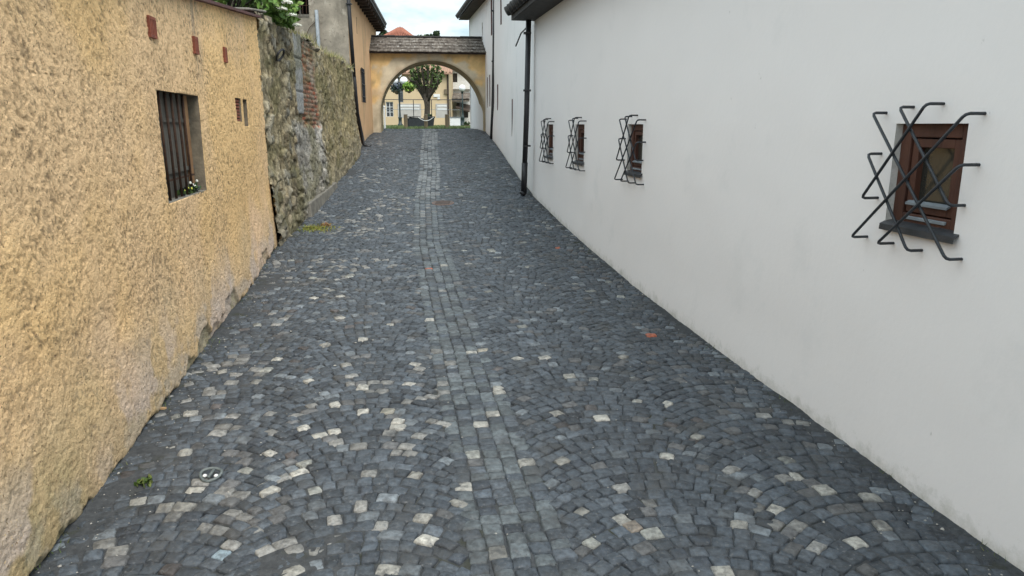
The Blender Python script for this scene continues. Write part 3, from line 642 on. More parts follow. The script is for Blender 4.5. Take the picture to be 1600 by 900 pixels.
# corner quoin strip, weathered, on the street corner
# roof
EZ=3.40
def POo(u,v,d): return PO(u,v,d)
rf=MB()
def slab(Pf,u0,u1,d0,z0,d1,z1,th):
    rf.prism([Pf(u0,z0,d0),Pf(u1,z0,d0),Pf(u1,z1,d1),Pf(u0,z1,d1)],(0,0,th))
slab(PO,-.35,8.45,.36,EZ,-3.3,EZ+2.5,.09)
slab(PO,-.35,8.45,-6.6,EZ,-3.3,EZ+2.5,.09)
ro=rf.build('roof',M['tile'],ob)
sf=MB();sf.box(PO(-.3,EZ-.03,.33),D(PO(8.7,0,0),PO(0,0,0)),D(PO(0,0,-.34),PO(0,0,0)),(0,0,.025)).build('soffit',M['wooddark'],ob)
for i in range(15): MB().box(PO(.1+i*.58,EZ-.13,.30),D(PO(.09,0,0),PO(0,0,0)),D(PO(0,0,-.30),PO(0,0,0)),(0,0,.10)).build('rafter_end',M['wooddark'],ob)
tg=MB()
for i in range(36): tg.tube([PO(-.3+i*.245,EZ+.10,.38),PO(-.3+i*.245,EZ+.35,.0)],.06,6)
tg.build('eave_tiles',M['tile'],ro)
MB().box(PO(8.28,-1.5,0),D(PO(0,0,-6),PO(0,0,0)),D(PO(-.3,0,0),PO(0,0,0)),(0,0,5.2)).build('far_wall',M['orange'],ob)
dp=MB();dp.tube([(-4.06,18.72,3.9),(-4.03,18.75,2.4),(-4.03,18.9,1.2)],.048,10)
b0=PO(1.55,0,.08)
dp.tube([(-4.03,18.9,1.2),(-4.10,19.4,.3),(b0[0],b0[1],-.50),(b0[0]+.10,b0[1]-.05,-.585),(b0[0]+.22,b0[1]-.1,-.60)],.052,10)
dpo=dp.build('downpipe',M['black'],ob,smooth=True)
for i in range(2): MB().box((-4.10,18.67+.02*i,2.9-1.5*i),(.13,0,0),(0,.13,0),(0,0,.025)).build('pipe_clip',M['black'],dpo)
# low render plinth at the corner
MB().prism([(-4.75,18.55,-1.1),(-4.0,18.55,-1.1),(-4.02,18.55,-.35),(-4.7,18.55,-.2)],(0,.25,0)).build('corner_plinth',M['greywall'],ob)
# ------------------------------------------------------------------ arch
ag=empty('arched_gateway',(-2.7,25,zg(25)),'weathered yellow plaster arch with shingled cap spanning the lane','archway')
AP=np.array([-4.70,24.4]);ex=np.array([.9917,.129]);ey=np.array([-.129,.9917])
def PA(a,d,z): q=AP+ex*a+ey*d;return (q[0],q[1],z)
ac,azc,ar,AT=2.06,.33,1.74,1.6
def soff(a): return azc+math.sqrt(max(0,ar*ar-(a-ac)**2)) if abs(a-ac)<ar else None
A_=np.concatenate([np.linspace(-.3,ac-ar,8),ac+ar*np.sin(np.linspace(-math.pi/2,math.pi/2,61))[1:-1],np.linspace(ac+ar,4.0,6)])
nr=24;V=[];C=[];
top=2.34
for a in A_:
    s0=soff(a) if abs(a-ac)<ar-1e-6 else -.5
    for j in range(nr):
        z=s0+(top-s0)*j/(nr-1);V.append((a,z))
V=np.array(V)
aa,zz=V[:,0],V[:,1]
def acol(aa,zz):
    rad=np.hypot(aa-ac,np.maximum(zz-azc,0));g=fbm(aa*2.2,zz*2.2,300,5)
    grey=ss(.42,.58,g+.30*ss(.65,.0,np.abs(rad-ar))-.10*ss(1.8,2.3,zz)+.25*ss(.8,-.2,zz)-.13)[:,None]
    c=np.array([.74,.52,.25])*(1-grey)+np.array([.60,.52,.38])*grey
    dk=ss(.6,.75,fbm(aa*3+3,zz*3,310,5))[:,None]*.5;c=c*(1-dk)+np.array([.19,.16,.11])*dk
    lt=ss(.60,.7,fbm(aa*2+13,zz*2,320,5))[:,None]*.6;c=c*(1-lt)+np.array([.55,.43,.30])*lt
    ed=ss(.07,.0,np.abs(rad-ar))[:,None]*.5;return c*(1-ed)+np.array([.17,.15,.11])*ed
fa=grid_faces(len(A_),nr)
front=np.array([PA(a,0,z) for a,z in V]);back=np.array([PA(a,AT,z) for a,z in V])
cc=acol(aa,zz)
# soffit strip
sA=[ (ac-ar,-.5),(ac-ar,0.0)]+[(ac-ar*math.cos(t),azc+ar*math.sin(t)) for t in np.linspace(0,math.pi,49)]+[(ac+ar,0.0),(ac+ar,-.5)]
sv=[];
for a,z in sA:
    for d in np.linspace(0,AT,7): sv.append((a,d,z))
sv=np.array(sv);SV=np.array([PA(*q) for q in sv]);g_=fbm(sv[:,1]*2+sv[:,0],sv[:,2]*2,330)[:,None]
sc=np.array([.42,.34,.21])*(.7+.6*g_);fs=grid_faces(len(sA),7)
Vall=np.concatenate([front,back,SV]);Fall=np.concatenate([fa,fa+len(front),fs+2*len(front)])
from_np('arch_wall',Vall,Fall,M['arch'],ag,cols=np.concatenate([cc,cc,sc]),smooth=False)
MB().prism([PA(-.3,0.002,top),PA(4.0,0.002,top),PA(4.0,AT,top),PA(-.3,AT,top)],(0,0,.03)).build('wall_top',M['wooddark'],ag)
sg=MB()
nrow=5
for side in (0,1):
    for r_ in range(nrow):
        t0=r_/nrow;t1=(r_+1.25)/nrow
        a=-.02 if side==0 else -.1
        while a<3.93:
            wdt=random.uniform(.07,.13)
            d0=-.27+t0*1.09;d1=min(-.27+t1*1.09,.86);z0=2.29+t0*.59;z1=2.29+(d1+.27)/1.09*.59
            lift=.022+random.uniform(0,.014)
            if side: d0,d1=AT-d0,AT-d1
            b=min(a+wdt,3.98);dj=random.uniform(-.015,.015)
            sg.prism([PA(a,d0+dj,z0+lift),PA(b-.006,d0+dj,z0+lift),PA(b-.006,d1,z1-.004),PA(a,d1,z1-.004)],(0,0,.02))
            a+=wdt
sg.build('shingle_roof',M['shingle'],ag)
MB().prism([PA(-.05,-.22,2.30),PA(3.97,-.22,2.30),PA(3.97,.8,2.84),PA(-.05,.8,2.84)],(0,0,-.04)).prism([PA(-.05,AT+.22,2.30),PA(3.97,AT+.22,2.30),PA(3.97,.8,2.84),PA(-.05,.8,2.84)],(0,0,-.04)).build('roof_boards',M['wooddark'],ag)
rdg=MB();
for i in range(13): rdg.box(PA(-.05+i*.31,.70,2.885+random.uniform(-.008,.008)),D(PA(.30,0,0),PA(0,0,0)),D(PA(0,.22,0),PA(0,0,0)),(0,0,.045))
rdg.build('ridge_cap',M['tile'],ag)
# ------------------------------------------------------------------ white cottage (right)
wc=empty('white_cottage',(1.4,8,zg(8)),'low white plastered house with four small grilled windows along the right side','house')
PW0=(2.7195,0);mw=-.16917;kw=math.sqrt(1+mw*mw)
WW=[(3.47,3.965),(7.90,8.40),(10.275,10.77),(12.23,12.72)]
WH=[(a,b,-.53,.006) for a,b in WW]
def dw(u,v): return .018*(fbm(u*.8,v*.8,400,3)-.5)+.009*(fbm(u*3,v*4,401,4)-.5)+.03*ss(.5,-.1,v-zg(u/kw))*.6
_,PW=wall('wall',M['white'],PW0,mw,-4,13.86,-2.2,lambda u:1.84,WH,.09,-1,dw,None,.11,wc,.5,None)
du=D(PW(1,0,0),PW(0,0,0));dn=D(PW(0,0,1),PW(0,0,0))
RODS=[((4.055,.063),(3.40,-.627)),((3.848,.089),(3.428,-.373)),((4.06,-.156),(3.664,-.63)),((3.64,.1),(4.047,-.398)),((3.382,.05),(4.10,-.625)),((3.376,-.18),(3.878,-.627))]
for wi,(a,b) in enumerate(WW):
    o_=a-3.47;c,e=-.53,.006
    f=MB();fw=.075;dep=.10
    f.box(PW(a,c,-dep),du*fw,dn*.06,(0,0,e-c));f.box(PW(b-fw,c,-dep),du*fw,dn*.06,(0,0,e-c))
    f.box(PW(a+fw,c,-dep),du*(b-a-2*fw),dn*.06,(0,0,.07));f.box(PW(a+fw,e-.07,-dep),du*(b-a-2*fw),dn*.06,(0,0,.07))
    wn=f.build('window',M['brownpaint'],wc,bevel=.005)
    f=MB();i0=a+fw+.006;i1=b-fw-.006;c1=c+.076;e1=e-.076;g=.045
    f.box(PW(i0,c1,-dep+.003),du*g,dn*.045,(0,0,e1-c1));f.box(PW(i1-g,c1,-dep+.003),du*g,dn*.045,(0,0,e1-c1))
    f.box(PW(i0+g,c1,-dep+.003),du*(i1-i0-2*g),dn*.045,(0,0,.05));f.box(PW(i0+g,e1-g,-dep+.003),du*(i1-i0-2*g),dn*.045,(0,0,g))
    f.build('sash',M['brownpaint'],wn,bevel=.004)
    MB().box(PW(i0+.01,c1+.01,-dep-.002),du*(i1-i0-.02),dn*.015,(0,0,e1-c1-.02)).build('pane',M['pane'],wn)
    for q,zq in ((.0,c1+.052),(.0,c+.052)):
        f=MB().prism([PW(i0+.02,zq,-.055),PW(i1-.02,zq,-.055),PW(i1-.02,zq-.012,-.03),PW(i0+.02,zq-.012,-.03)],(0,0,.012))
        f.build('drip_rail',M['brownpaint'] if q else M['gal'],wn)
    s_=MB();s_.prism([PW(a+.002,c+.022,-.095),PW(b-.002,c+.022,-.095),PW(b-.002,c+.004,0),PW(a+.002,c+.004,0)],(0,0,.012));s_.prism([PW(a-.035,c+.004,0),PW(b+.004,c+.004,0),PW(b+.004,c-.010,.03),PW(a-.035,c-.010,.03)],(0,0,.012))
    s_.prism([PW(a-.035,c-.010,.027),PW(b+.004,c-.010,.027),PW(b+.004,c-.010,.031),PW(a-.035,c-.010,.031)],(0,0,-.02))
    s_.build('sill',M['sheet'],wn)
    gm=MB()
    for r_,(p,q) in enumerate(RODS):
        off=.085 if r_<3 else .101
        (ua,va),(ub,vb)=p,q;ua+=o_;ub+=o_
        if wi: 
            jx=random.uniform(-.012,.012);ua+=jx;ub+=jx
        L_=math.hypot(ub-ua,vb-va);ux,uy=(ub-ua)/L_*.02,(vb-va)/L_*.02
        gm.tube([PW(ua,va,-.01),PW(ua,va,off-.022),PW(ua+ux*.35,va+uy*.35,off-.006),PW(ua+ux*1.1,va+uy*1.1,off),PW(ub-ux*1.1,vb-uy*1.1,off),PW(ub-ux*.35,vb-uy*.35,off-.006),PW(ub,vb,off-.022),PW(ub,vb,-.01)],.0078,8)
    gm.build('window_grille',M['iron'],wn,smooth=True)
# remaining house body and roof
MB().box(PW(-4,-2.2,-.5),du*17.84,dn*-5.5,(0,0,4.0)).build('back_wall',M['white'],wc)
r_=MB();
def slabw(d0,z0,d1,z1,u0=-4.3,u1=13.93,th=.05): r_.prism([PW(u0,z0,d0),PW(u1,z0,d0),PW(u1,z1,d1),PW(u0,z1,d1)],(0,0,th))
slabw(.45,1.92,-3,3.95);slabw(-6.45,1.92,-3,3.95)
rw_=r_.build('roof',M['tile'],wc)
t_=MB()
nT=60
for i in range(nT):
    u_=13.85-i*.3
    for j in range(2):
        d0=.52-j*.42;z0=1.935+j*.247
        t_.tube([PW(u_,z0+.045,d0),PW(u_,z0+.045+.27,d0-.46)],[.085,.065],8)
t_.build('roof_tiles',M['tile'],rw_,smooth=True)
fs_=MB();fs_.box(PW(-4.2,1.835,.40),du*18.08,dn*-.40,(0,0,.03));fs_.box(PW(-4.2,1.84,.42),du*18.1,dn*-.03,(0,0,.12))
fs_.build('soffit',M['tile'],wc)
gb=MB();gb.prism([PW(13.84,1.84,0),PW(13.84,1.84,-6),PW(13.84,3.9,-3)],tuple(du*-.2)).build('gable',M['white'],wc)
pb=PW(13.80,0,.15)
dp=MB();dp.tube([(pb[0]+.03,pb[1]-.02,1.84),(pb[0]+.0,pb[1],.2),(pb[0]-.03,pb[1]+.02,-.75)],.05,12)
dp.tube([(pb[0]-.03,pb[1]+.02,-.70),(pb[0]-.045,pb[1]+.02,zg(pb[1])+.05)],.058,12)
dp.tube([(pb[0]-.045,pb[1]+.02,zg(pb[1])+.07),(pb[0]-.085,pb[1]-.0,zg(pb[1])+.03)],.058,12)
d1=dp.build('downpipe',M['black'],wc,smooth=True)
for z in (1.6,.6,-.4): MB().box((pb[0]-.062,pb[1]-.07,z),(.14,0,0),(0,.14,0),(0,0,.03)).build('pipe_clip',M['black'],d1)
tp=at(826,40,13.9);bt=at(806,72,14.6)
MB().tube([tp,((tp[0]+bt[0])/2-.02,(tp[1]+bt[1])/2,(tp[2]+bt[2])/2+.05),bt],.014,6).build('loose_bracket',M['black'],wc)
# ------------------------------------------------------------------ tall white building
tb=empty('tall_white_building',(-.3,20,zg(20)),'tall white plastered building with narrow slit windows beyond the low white house','building')
mt=-.1135;kt=math.sqrt(1+mt*mt)
TH=[]
def uY(Y): return (Y-13.7)*kt
SL=[(17.1,-.27,.58,.10),(20.7,.40,1.10,.16),(23.3,.57,1.53,.20),(24.2,.55,1.51,.18),(19.7,2.56,3.8,.16),(22.6,2.63,3.8,.20)]
for Y_,c,e,wd_ in SL: TH.append((uY(Y_)-wd_/2,uY(Y_)+wd_/2,c,e))
_,PT=wall('wall',M['white2'],(.40,13.7),mt,-.06,10.86,-1.6,lambda u:4.1,TH,.15,-1,lambda u,v:.04*(fbm(u*.6,v*.6,500)-.5)+.05*ss(1.2,0,v-zg(13.7+u))*ss(.3,1.8,u),None,.12,tb,.5,None)
for (a,b,c,e) in TH:
    dU=D(PT(1,0,0),PT(0,0,0));dN=D(PT(0,0,1),PT(0,0,0))
    fr=MB().box(PT(a,c,-.12),dU*(b-a),dN*.03,(0,0,e-c)).build('slit_window',M['panedark'],tb)
    MB().box(PT(a-.012,c,-.02),dU*.024,dN*.035,(0,0,e-c)).box(PT(b-.012,c,-.02),dU*.024,dN*.035,(0,0,e-c)).build('frame',M['coping'],fr)
mt2=-.1824
_,PT2=wall('side_wall',M['white2'],(-.82,24.45),mt2,0,4.66,-1,lambda u:4.1,[(.93,1.13,2.8,3.36),],.2,-1,None,None,.12,tb,.5,None)
MB().box(PT2(.93,2.8,-.12),D(PT2(.2,0,0),PT2(0,0,0)),D(PT2(0,0,.03),PT2(0,0,0)),(0,0,.56)).build('slit_window',M['panedark'],tb)
MB().box(PT2(4.64,-1,0),D(PT2(0,0,-7),PT2(0,0,0)),D(PT2(-.3,0,0),PT2(0,0,0)),(0,0,5.3)).build('end_wall',M['white2'],tb)
MB().box(PT(.01,-1.6,-.5),D(PT(0,0,-6),PT(0,0,0)),D(PT(.25,0,0),PT(0,0,0)),(0,0,5.9)).build('near_gable',M['white2'],tb)
r_=MB()
for Pf,u0,u1 in ((PT,-.3,10.86),(PT2,.0,4.95)):
    r_.prism([Pf(u0,3.98,.42),Pf(u1,3.98,.42),Pf(u1,6.9,-3.5),Pf(u0,6.9,-3.5)],(0,0,.1))
    r_.prism([Pf(u0,3.98,-7.4),Pf(u1,3.98,-7.4),Pf(u1,6.9,-3.5),Pf(u0,6.9,-3.5)],(0,0,.1))
rr=r_.build('roof',M['tile'],tb)
t_=MB()
for Pf,u0,u1 in ((PT,-.3,10.8),(PT2,.1,4.95)):
    u_=u0
    while u_<u1:
        t_.tube([Pf(u_,4.07,.47),Pf(u_,4.40,.0)],.07,6);u_+=.24
t_.build('eave_tiles',M['tile'],rr)
sf=MB();sf.box(PT(-.2,3.95,.38),D(PT(11.1,0,0),PT(0,0,0)),D(PT(0,0,-.38),PT(0,0,0)),(0,0,.03));sf.box(PT2(0,3.948,.38),D(PT2(4.85,0,0),PT2(0,0,0)),D(PT2(0,0,-.38),PT2(0,0,0)),(0,0,.03));sf.build('soffit',M['wooddark'],tb)
pp=PT(uY(21.9),0,.06)
d2=MB().tube([(pp[0]+.10,pp[1],4.2),(pp[0]+.06,pp[1],2.0),(pp[0]+.02,pp[1],.5),(pp[0]-.03,pp[1],zg(pp[1])+.02)],.05,10).build('downpipe',M['black'],tb,smooth=True)
for z in (3.2,1.8,.5): MB().box((pp[0]-.01,pp[1]-.06,z),(.12,0,0),(0,.12,0),(0,0,.03)).build('pipe_clip',M['black'],d2)
# ------------------------------------------------------------------ square beyond the arch
n=26000;gx=rng.uniform(-13,5,n);gy_=28.5+rng.random(n)**1.3*20;P=np.stack([gx,gy_,zg(gy_)-.05],1)
P=P[(P[:,0]<-1.9-.0*P[:,1])|(P[:,1]>34)]
gg=blades(P,.10,'grass',[(.10,.15,.05),(.07,.11,.035),(.14,.18,.07)],w=.018);tag(gg,label='green lawn of the square seen through the arch',cat='grass',kind='stuff')
# bollards
B0=at(634,190,33)
bo=empty('wooden_bollard',(B0[0],33,zg(33)-.05),'left of three square wooden bollards at the end of the lane','bollard','wooden bollards at the end of the lane')
z0=zg(33)-.05;zt=at(634,178.5,33)[2]
pst=MB().cbox((B0[0],33,z0),(.155,.155,zt-z0-.02)).build('post',M['post'],bo,bevel=.012)
capo=MB().prism([(B0[0]-.078,32.922,zt-.021),(B0[0]+.078,32.922,zt-.021),(B0[0]+.078,33.078,zt-.021),(B0[0]-.078,33.078,zt-.021)],(0,0,.02)).build('post_cap',M['curb'],bo)
for px,lb in ((665.7,'middle one of three square wooden bollards, in front of the tree trunk'),(698.3,'right one of three square wooden bollards, left of the white container')):
    q=bo.copy();COL.objects.link(q);q.location=(at(px,190,33)[0],33,z0);q['label']=lb
    for ch in (pst,capo):
        k_=ch.copy();COL.objects.link(k_);k_.parent=q
a1=at(645,184,33);a2=at(665,186,33)
ch_=MB();p_=[]
for i in range(13):
    t=i/12;p_.append((at(654,180,33)[0]*(1-t)+at(678,180,33)[0]*t,32.85,at(654,183,33)[2]-.16*(1-(2*t-1)**2)*1))
tag(ch_.tube(p_,.014,6).build('chain',M['whitepaint']),'white chain sagging past the middle bollard','chain')
# street lamps
def lamp(loc,top,label,triple):
    e=empty('street_lamp',loc,label,'street lamp');x,y,z=loc;H=top-z
    MB().lathe(loc,[(.16,0),(.16,.12),(.11,.16),(.10,.45),(.13,.5),(.07,.58),(.05,.8),(.045,H*.55),(.035,H-.25)],12).build('post',M['green'],e,smooth=True)
    r=.19
    if triple:
        for dx,dz in ((0,0),(-.27,-.38),(.30,-.38)):
            if dx:
                MB().tube([(x,y,top-.95),(x+dx*.6,y,top-.98),(x+dx,y,top-.85),(x+dx,y,top-.72)],.022,8).build('arm',M['green'],e,smooth=True)
            g_=MB().ball((x+dx,y,top-.15+dz),r if not dx else r*1.25,16).build('globe',M['globe'],e,smooth=True)
            MB().lathe((x+dx,y,top-.40+dz),[(.05,-.02),(.08,.05)],10).build('collar',M['green'],g_)
    else:
        g_=MB().ball((x,y,top-.17),r,16).build('globe',M['globe'],e,smooth=True)
        MB().lathe((x,y,top-.5),[(.04,0),(.06,.06),(.09,.14)],10).build('collar',M['green'],g_)
    return e
q=at(625.5,195,45);lamp((q[0],45,zg(45)-.04),at(624,112,45)[2],'green triple street lamp with three white globes, left of the tree',True)
q=at(723,195,43);lamp((q[0],43,zg(43)-.04),at(723,133,43)[2],'slim street lamp with one white globe at the right inside the arch',False)
# hanging flower baskets
def basket(px,py,Y,label,r,cols):
    x,y,z=at(px,py,Y);e=empty('hanging_basket',(x,y,z),label,'flower basket')
    MB().lathe((x,y,z-.32),[(.05,0),(.15,.08),(.2,.26)],10).build('bowl',M['post'],e)
    leafcloud(blob((x,y,z+.05),r,260,.7),.10,cols,'foliage',e,M['leaf'])
basket(620,139,44.8,'dark flower basket hanging on the left arm of the triple lamp',.42,[(.05,.08,.07),(.08,.09,.12),(.03,.05,.03)])
basket(639,137,44.6,'bright green flower basket hanging right of the triple lamp',.42,[(.14,.26,.03),(.2,.3,.05),(.07,.14,.02)])
# pollarded tree
TX,TY=at(667.7,195,41)[0],41.;tz=zg(41)-.05
tr=empty('pollard_tree',(TX,TY,tz),'pollarded tree with knobbly upright limbs in the middle of the arch opening','tree')
tm=MB();lp=[]
zf=at(667,146,41)[2]
tm.tube([(TX,TY,tz),(TX-.02,TY,tz+.3),(TX+.03,TY,1.0),(TX,TY,zf)],[.24,.17,.155,.22],12)
LM=[(-29,104,1),(-22,108,1),(-14,104,0),(-6,100,1),(3,103,0),(10,101,1),(17,104,0),(22,112,1),(-26,122,0),(19,124,1),(-3,112,2),(8,116,2),(-17,116,2)]
for (dx,py,kk) in LM:
    e=at(667.7+dx,py,41);e=(e[0],TY+random.uniform(-.9,.9),e[2]);z1=zf-random.uniform(0,.30)
    mid=(TX+(e[0]-TX)*.62,TY+(e[1]-TY)*.6,z1+(e[2]-z1)*.38)
    tm.tube([(TX,TY,z1-.25),(TX+(e[0]-TX)*.3,TY+(e[1]-TY)*.3,z1+(e[2]-z1)*.13),mid,(e[0]*.93+TX*.07,e[1],mid[2]+(e[2]-mid[2])*.6),e],[.10,.08,.065,.055,.03],8)
    for i in range(9):
        t=.28+.72*i/8
        p=np.array(mid)*(1-t)+np.array(e)*t if t>.3 else np.array(mid)
        lp.append(blob(p,.11+.09*random.random(),20 if i%2 else 10,1.2))
tm.tube([(TX,TY,zf-.1),at(655,131,41.2),at(641,126,41),at(636,119,41)],[.1,.06,.045,.03],7)
tr_o=tm.build('trunk',M['bark'],tr,smooth=True)
leafcloud(np.concatenate(lp),.085,[(.06,.10,.03),(.09,.14,.04),(.045,.07,.022),(.14,.19,.06)],'crown',tr,M['leaf'])
# planters and bins
q=at(671,195,38)
pl=empty('round_planter',(q[0],38,zg(38)-.05),'dark round planter tub at the foot of the tree, just right of the middle bollard','planter')
MB().lathe((q[0],38,zg(38)-.05),[(.20,0),(.27,.45),(.30,.5),(.30,.56),(.24,.56)],14).build('tub',M['planter'],pl)
leafcloud(blob((q[0],38,zg(38)+.56),.16,60,.4),.06,[(.03,.05,.02)],'foliage',pl,M['leaf'])
q=at(653,195,37)
sk=empty('grey_container',(q[0],37,zg(37)-.05),'low blue grey container between the left and middle bollards','container')
MB().prism([(q[0]-.42,36.7,zg(37)-.04),(q[0]+.36,36.7,zg(37)-.04),(q[0]+.44,36.7,zg(37)+.40),(q[0]-.40,36.7,zg(37)+.46)],(0,.6,0)).build('body',M['planter'],sk,bevel=.02)
MB().box((q[0]-.46,36.66,zg(37)+.46),(.56,0,0),(0,.68,0),(0,0,.04)).build('lid',M['black'],sk)
q=at(641,195,38)
bn=empty('utility_box',(q[0],38,zg(38)-.05),'small dark open crate just right of the left bollard','crate')
cr=MB()
x0=q[0]-.17;zb=zg(38)-.05
for i in range(4): cr.box((x0+i*.105,37.8,zb),(.03,0,0),(0,.03,0),(0,0,.46))
for j in range(3): cr.box((x0,37.78,zb+.02+j*.2),(.35,0,0),(0,.02,0),(0,0,.05))
cr.box((x0,37.83,zb),(.35,0,0),(0,.3,0),(0,0,.44));cr.build('body',M['planter'],bn)
q=at(711,195,40)
wb=empty('white_container',(q[0],40,zg(40)-.05),'boxy white container with a lid beside the right lamp','container')
zb=zg(40)-.05;MB().box((q[0]-.26,39.8,zb+.06),(.54,0,0),(0,.5,0),(0,0,.44)).build('body',M['whitepaint'],wb,bevel=.02)
MB().box((q[0]-.29,39.77,zb+.503),(.60,0,0),(0,.56,0),(0,0,.035)).build('lid',M['gal'],wb)
MB().box((q[0]-.24,39.82,zb),(.5,0,0),(0,.46,0),(0,0,.055)).build('plinth',M['curb'],wb)
# small plants by the right lamp
for px,lb in ((727,'small dark plant at the foot of the single globe lamp'),(731,'tiny round plant by the white wall right of the single lamp')):
    x,y,z=at(px,193.5,39);e=empty('potted_plant',(x,y,zg(39)-.05),lb,'plant')
    MB().lathe((x,y,zg(39)-.05),[(.06,0),(.09,.12)],9).build('pot',M['post'],e)
    leafcloud(blob((x,y,zg(39)+.14),.11,70),.05,[(.03,.06,.02),(.05,.08,.03)],'foliage',e,M['leaf'])
# fence frame
fe=empty('metal_fence',(at(660,155,48)[0],48,zg(48)-.04),'thin dark metal rail frame in front of the pale yellow building','fence')
zt=at(660,155.5,48)[2]
for px in (600.5,645.7,674,703,719):
    x=at(px,155,48)[0];MB().tube([(x,48,zg(48)-.05),(x,48,zt)],.028,6).build('post',M['black'],fe)
MB().tube([(at(598,155,48)[0],48,zt),(at(719,155,48)[0],48,zt-.02)],.022,6).build('rail',M['black'],fe)
MB().tube([(at(598,155,48)[0],48,zt-.62),(at(719,155,48)[0],48,zt-.66)],.013,6).build('wire',M['gal'],fe)
wp=at(601,190,29.5);wpe=MB();tag(wpe.tube([(wp[0],29.5,zg(29.5)-.05),(wp[0],29.5,at(601,167,29.5)[2])],.04,8).ball((wp[0],29.5,at(601,167,29.5)[2]),.05,8).build('white_post',M['whitepaint']),'slim white post just inside the left side of the arch','post')
# pale yellow building
def facade_building(name,label,x0,x1,Y,zt,wallm,roofm,ridge,holes,cat='building',dep=9,over=.4,base=-.1):
    e=empty(name,((x0+x1)/2,Y,base),label,cat)
    P=lambda u,v,d:(x0+u,Y-d,v)
    W_=x1-x0
    us=sorted({0,W_}|{h[0] for h in holes}|{h[1] for h in holes});vs=sorted({base,zt}|{h[2] for h in holes}|{h[3] for h in holes})
    m=MB()
    for a,b in zip(us[:-1],us[1:]):
        for c,d in zip(vs[:-1],vs[1:]):
            uc,vc=(a+b)/2,(c+d)/2
            if any(h[0]<uc<h[1] and h[2]<vc<h[3] for h in holes):continue
            m.quad(P(a,c,0),P(b,c,0),P(b,d,0),P(a,d,0))
    for h in holes:
        a,b,c,d=h[:4];t=-.15
        m.quad(P(a,c,0),P(a,d,0),P(a,d,t),P(a,c,t));m.quad(P(b,c,0),P(b,d,0),P(b,d,t),P(b,c,t));m.quad(P(a,c,0),P(b,c,0),P(b,c,t),P(a,c,t));m.quad(P(a,d,0),P(b,d,0),P(b,d,t),P(a,d,t))
    m.quad(P(0,base,0),P(0,base,-dep),P(0,zt,-dep),P(0,zt,0));m.quad(P(W_,base,0),P(W_,base,-dep),P(W_,zt,-dep),P(W_,zt,0));m.quad(P(0,base,-dep),P(W_,base,-dep),P(W_,zt,-dep),P(0,zt,-dep))
    m.prism([P(0,zt,0),P(0,zt,-dep),P(0,ridge-.05,-dep/2)],(.2,0,0));m.prism([P(W_-.2,zt,0),P(W_-.2,zt,-dep),P(W_-.2,ridge-.05,-dep/2)],(.2,0,0))
    m.build('wall',wallm,e)
    sl_=(ridge-zt)/(dep/2);r=MB()
    r.prism([P(-.3,zt-over*sl_,over),P(W_+.3,zt-over*sl_,over),P(W_+.3,ridge,-dep/2),P(-.3,ridge,-dep/2)],(0,0,.12))
    r.prism([P(-.3,zt-over*sl_,-dep-over),P(W_+.3,zt-over*sl_,-dep-over),P(W_+.3,ridge,-dep/2),P(-.3,ridge,-dep/2)],(0,0,.12))
    ro=r.build('roof',roofm,e)
    t=MB();k=0
    while k<W_+.5:
        t.tube([P(-.25+k,zt-over*sl_+.14,over+.02),P(-.25+k,ridge+.13,-dep/2)],.06,5);k+=.28
    t.build('tile_ribs',roofm,ro)
    return e,P
YB=56.
X=lambda px:at(px,150,YB)[0]
zB=lambda py:at(700,py,YB)[2]
x0=X(560);x1=X(701.5)
hs=[(X(602)-x0,X(614)-x0,zB(183),zB(159)),(X(622)-x0,X(630)-x0,zB(160),zB(128))]
e1,PB=facade_building('yellow_building','pale yellow building with grey blank shop panels seen through the arch',x0,x1,YB,zB(112),M['ochre'],M['pinktile'],6.3,hs)
win(PB,*hs[0],.14,e1,M['whitepaint'],M['panedark'],2,3,.05);win(PB,*hs[1],.14,e1,M['gal'],M['panedark'],1,2,.05)
for a,b in ((621,657.5),(680.5,714)):
    b=min(b,700.5)
    m0=MB().box(PB(X(a)-x0,zB(184),.0),(X(b)-X(a),0,0),(0,-.06,0),(0,0,zB(162)-zB(184)));pn=m0.build('shop_panel',M['panel'],e1)
    s_=MB()
    for z in (166.5,171.5): s_.box(PB(X(a)+.12-x0,zB(z),.064),(X(b)-X(a)-.24,0,0),(0,-.012,0),(0,0,.09))
    s_.build('pale_band',M['whitepaint'],pn)
m0=MB().box(PB(X(677.5)-x0,zB(151.5),.01),(X(687.5)-X(677.5),0,0),(0,-.05,0),(0,0,zB(147)-zB(151.5)));m0.build('sign_board',M['whitepaint'],e1)
m0=MB().box(PB(X(683.5)-x0,zB(155),.01),(X(687.5)-X(683.5),0,0),(0,-.05,0),(0,0,zB(152.2)-zB(155)));m0.build('sign_board',M['whitepaint'],e1)
MB().box(PB(X(694)-x0,zB(147),.01),(.25,0,0),(0,-.12,0),(0,0,.35)).build('meter_box',M['post'],e1)
MB().tube([PB(X(700.2)-x0,-.1,.08),PB(X(700.2)-x0,zB(113),.08)],.07,8).build('downpipe',M['wooddark'],e1)
MB().box(PB(.2,zB(187)-.9,.01),(x1-x0-.4,0,0),(0,-.04,0),(0,0,.9+.22)).build('plinth',M['ochre'],e1)
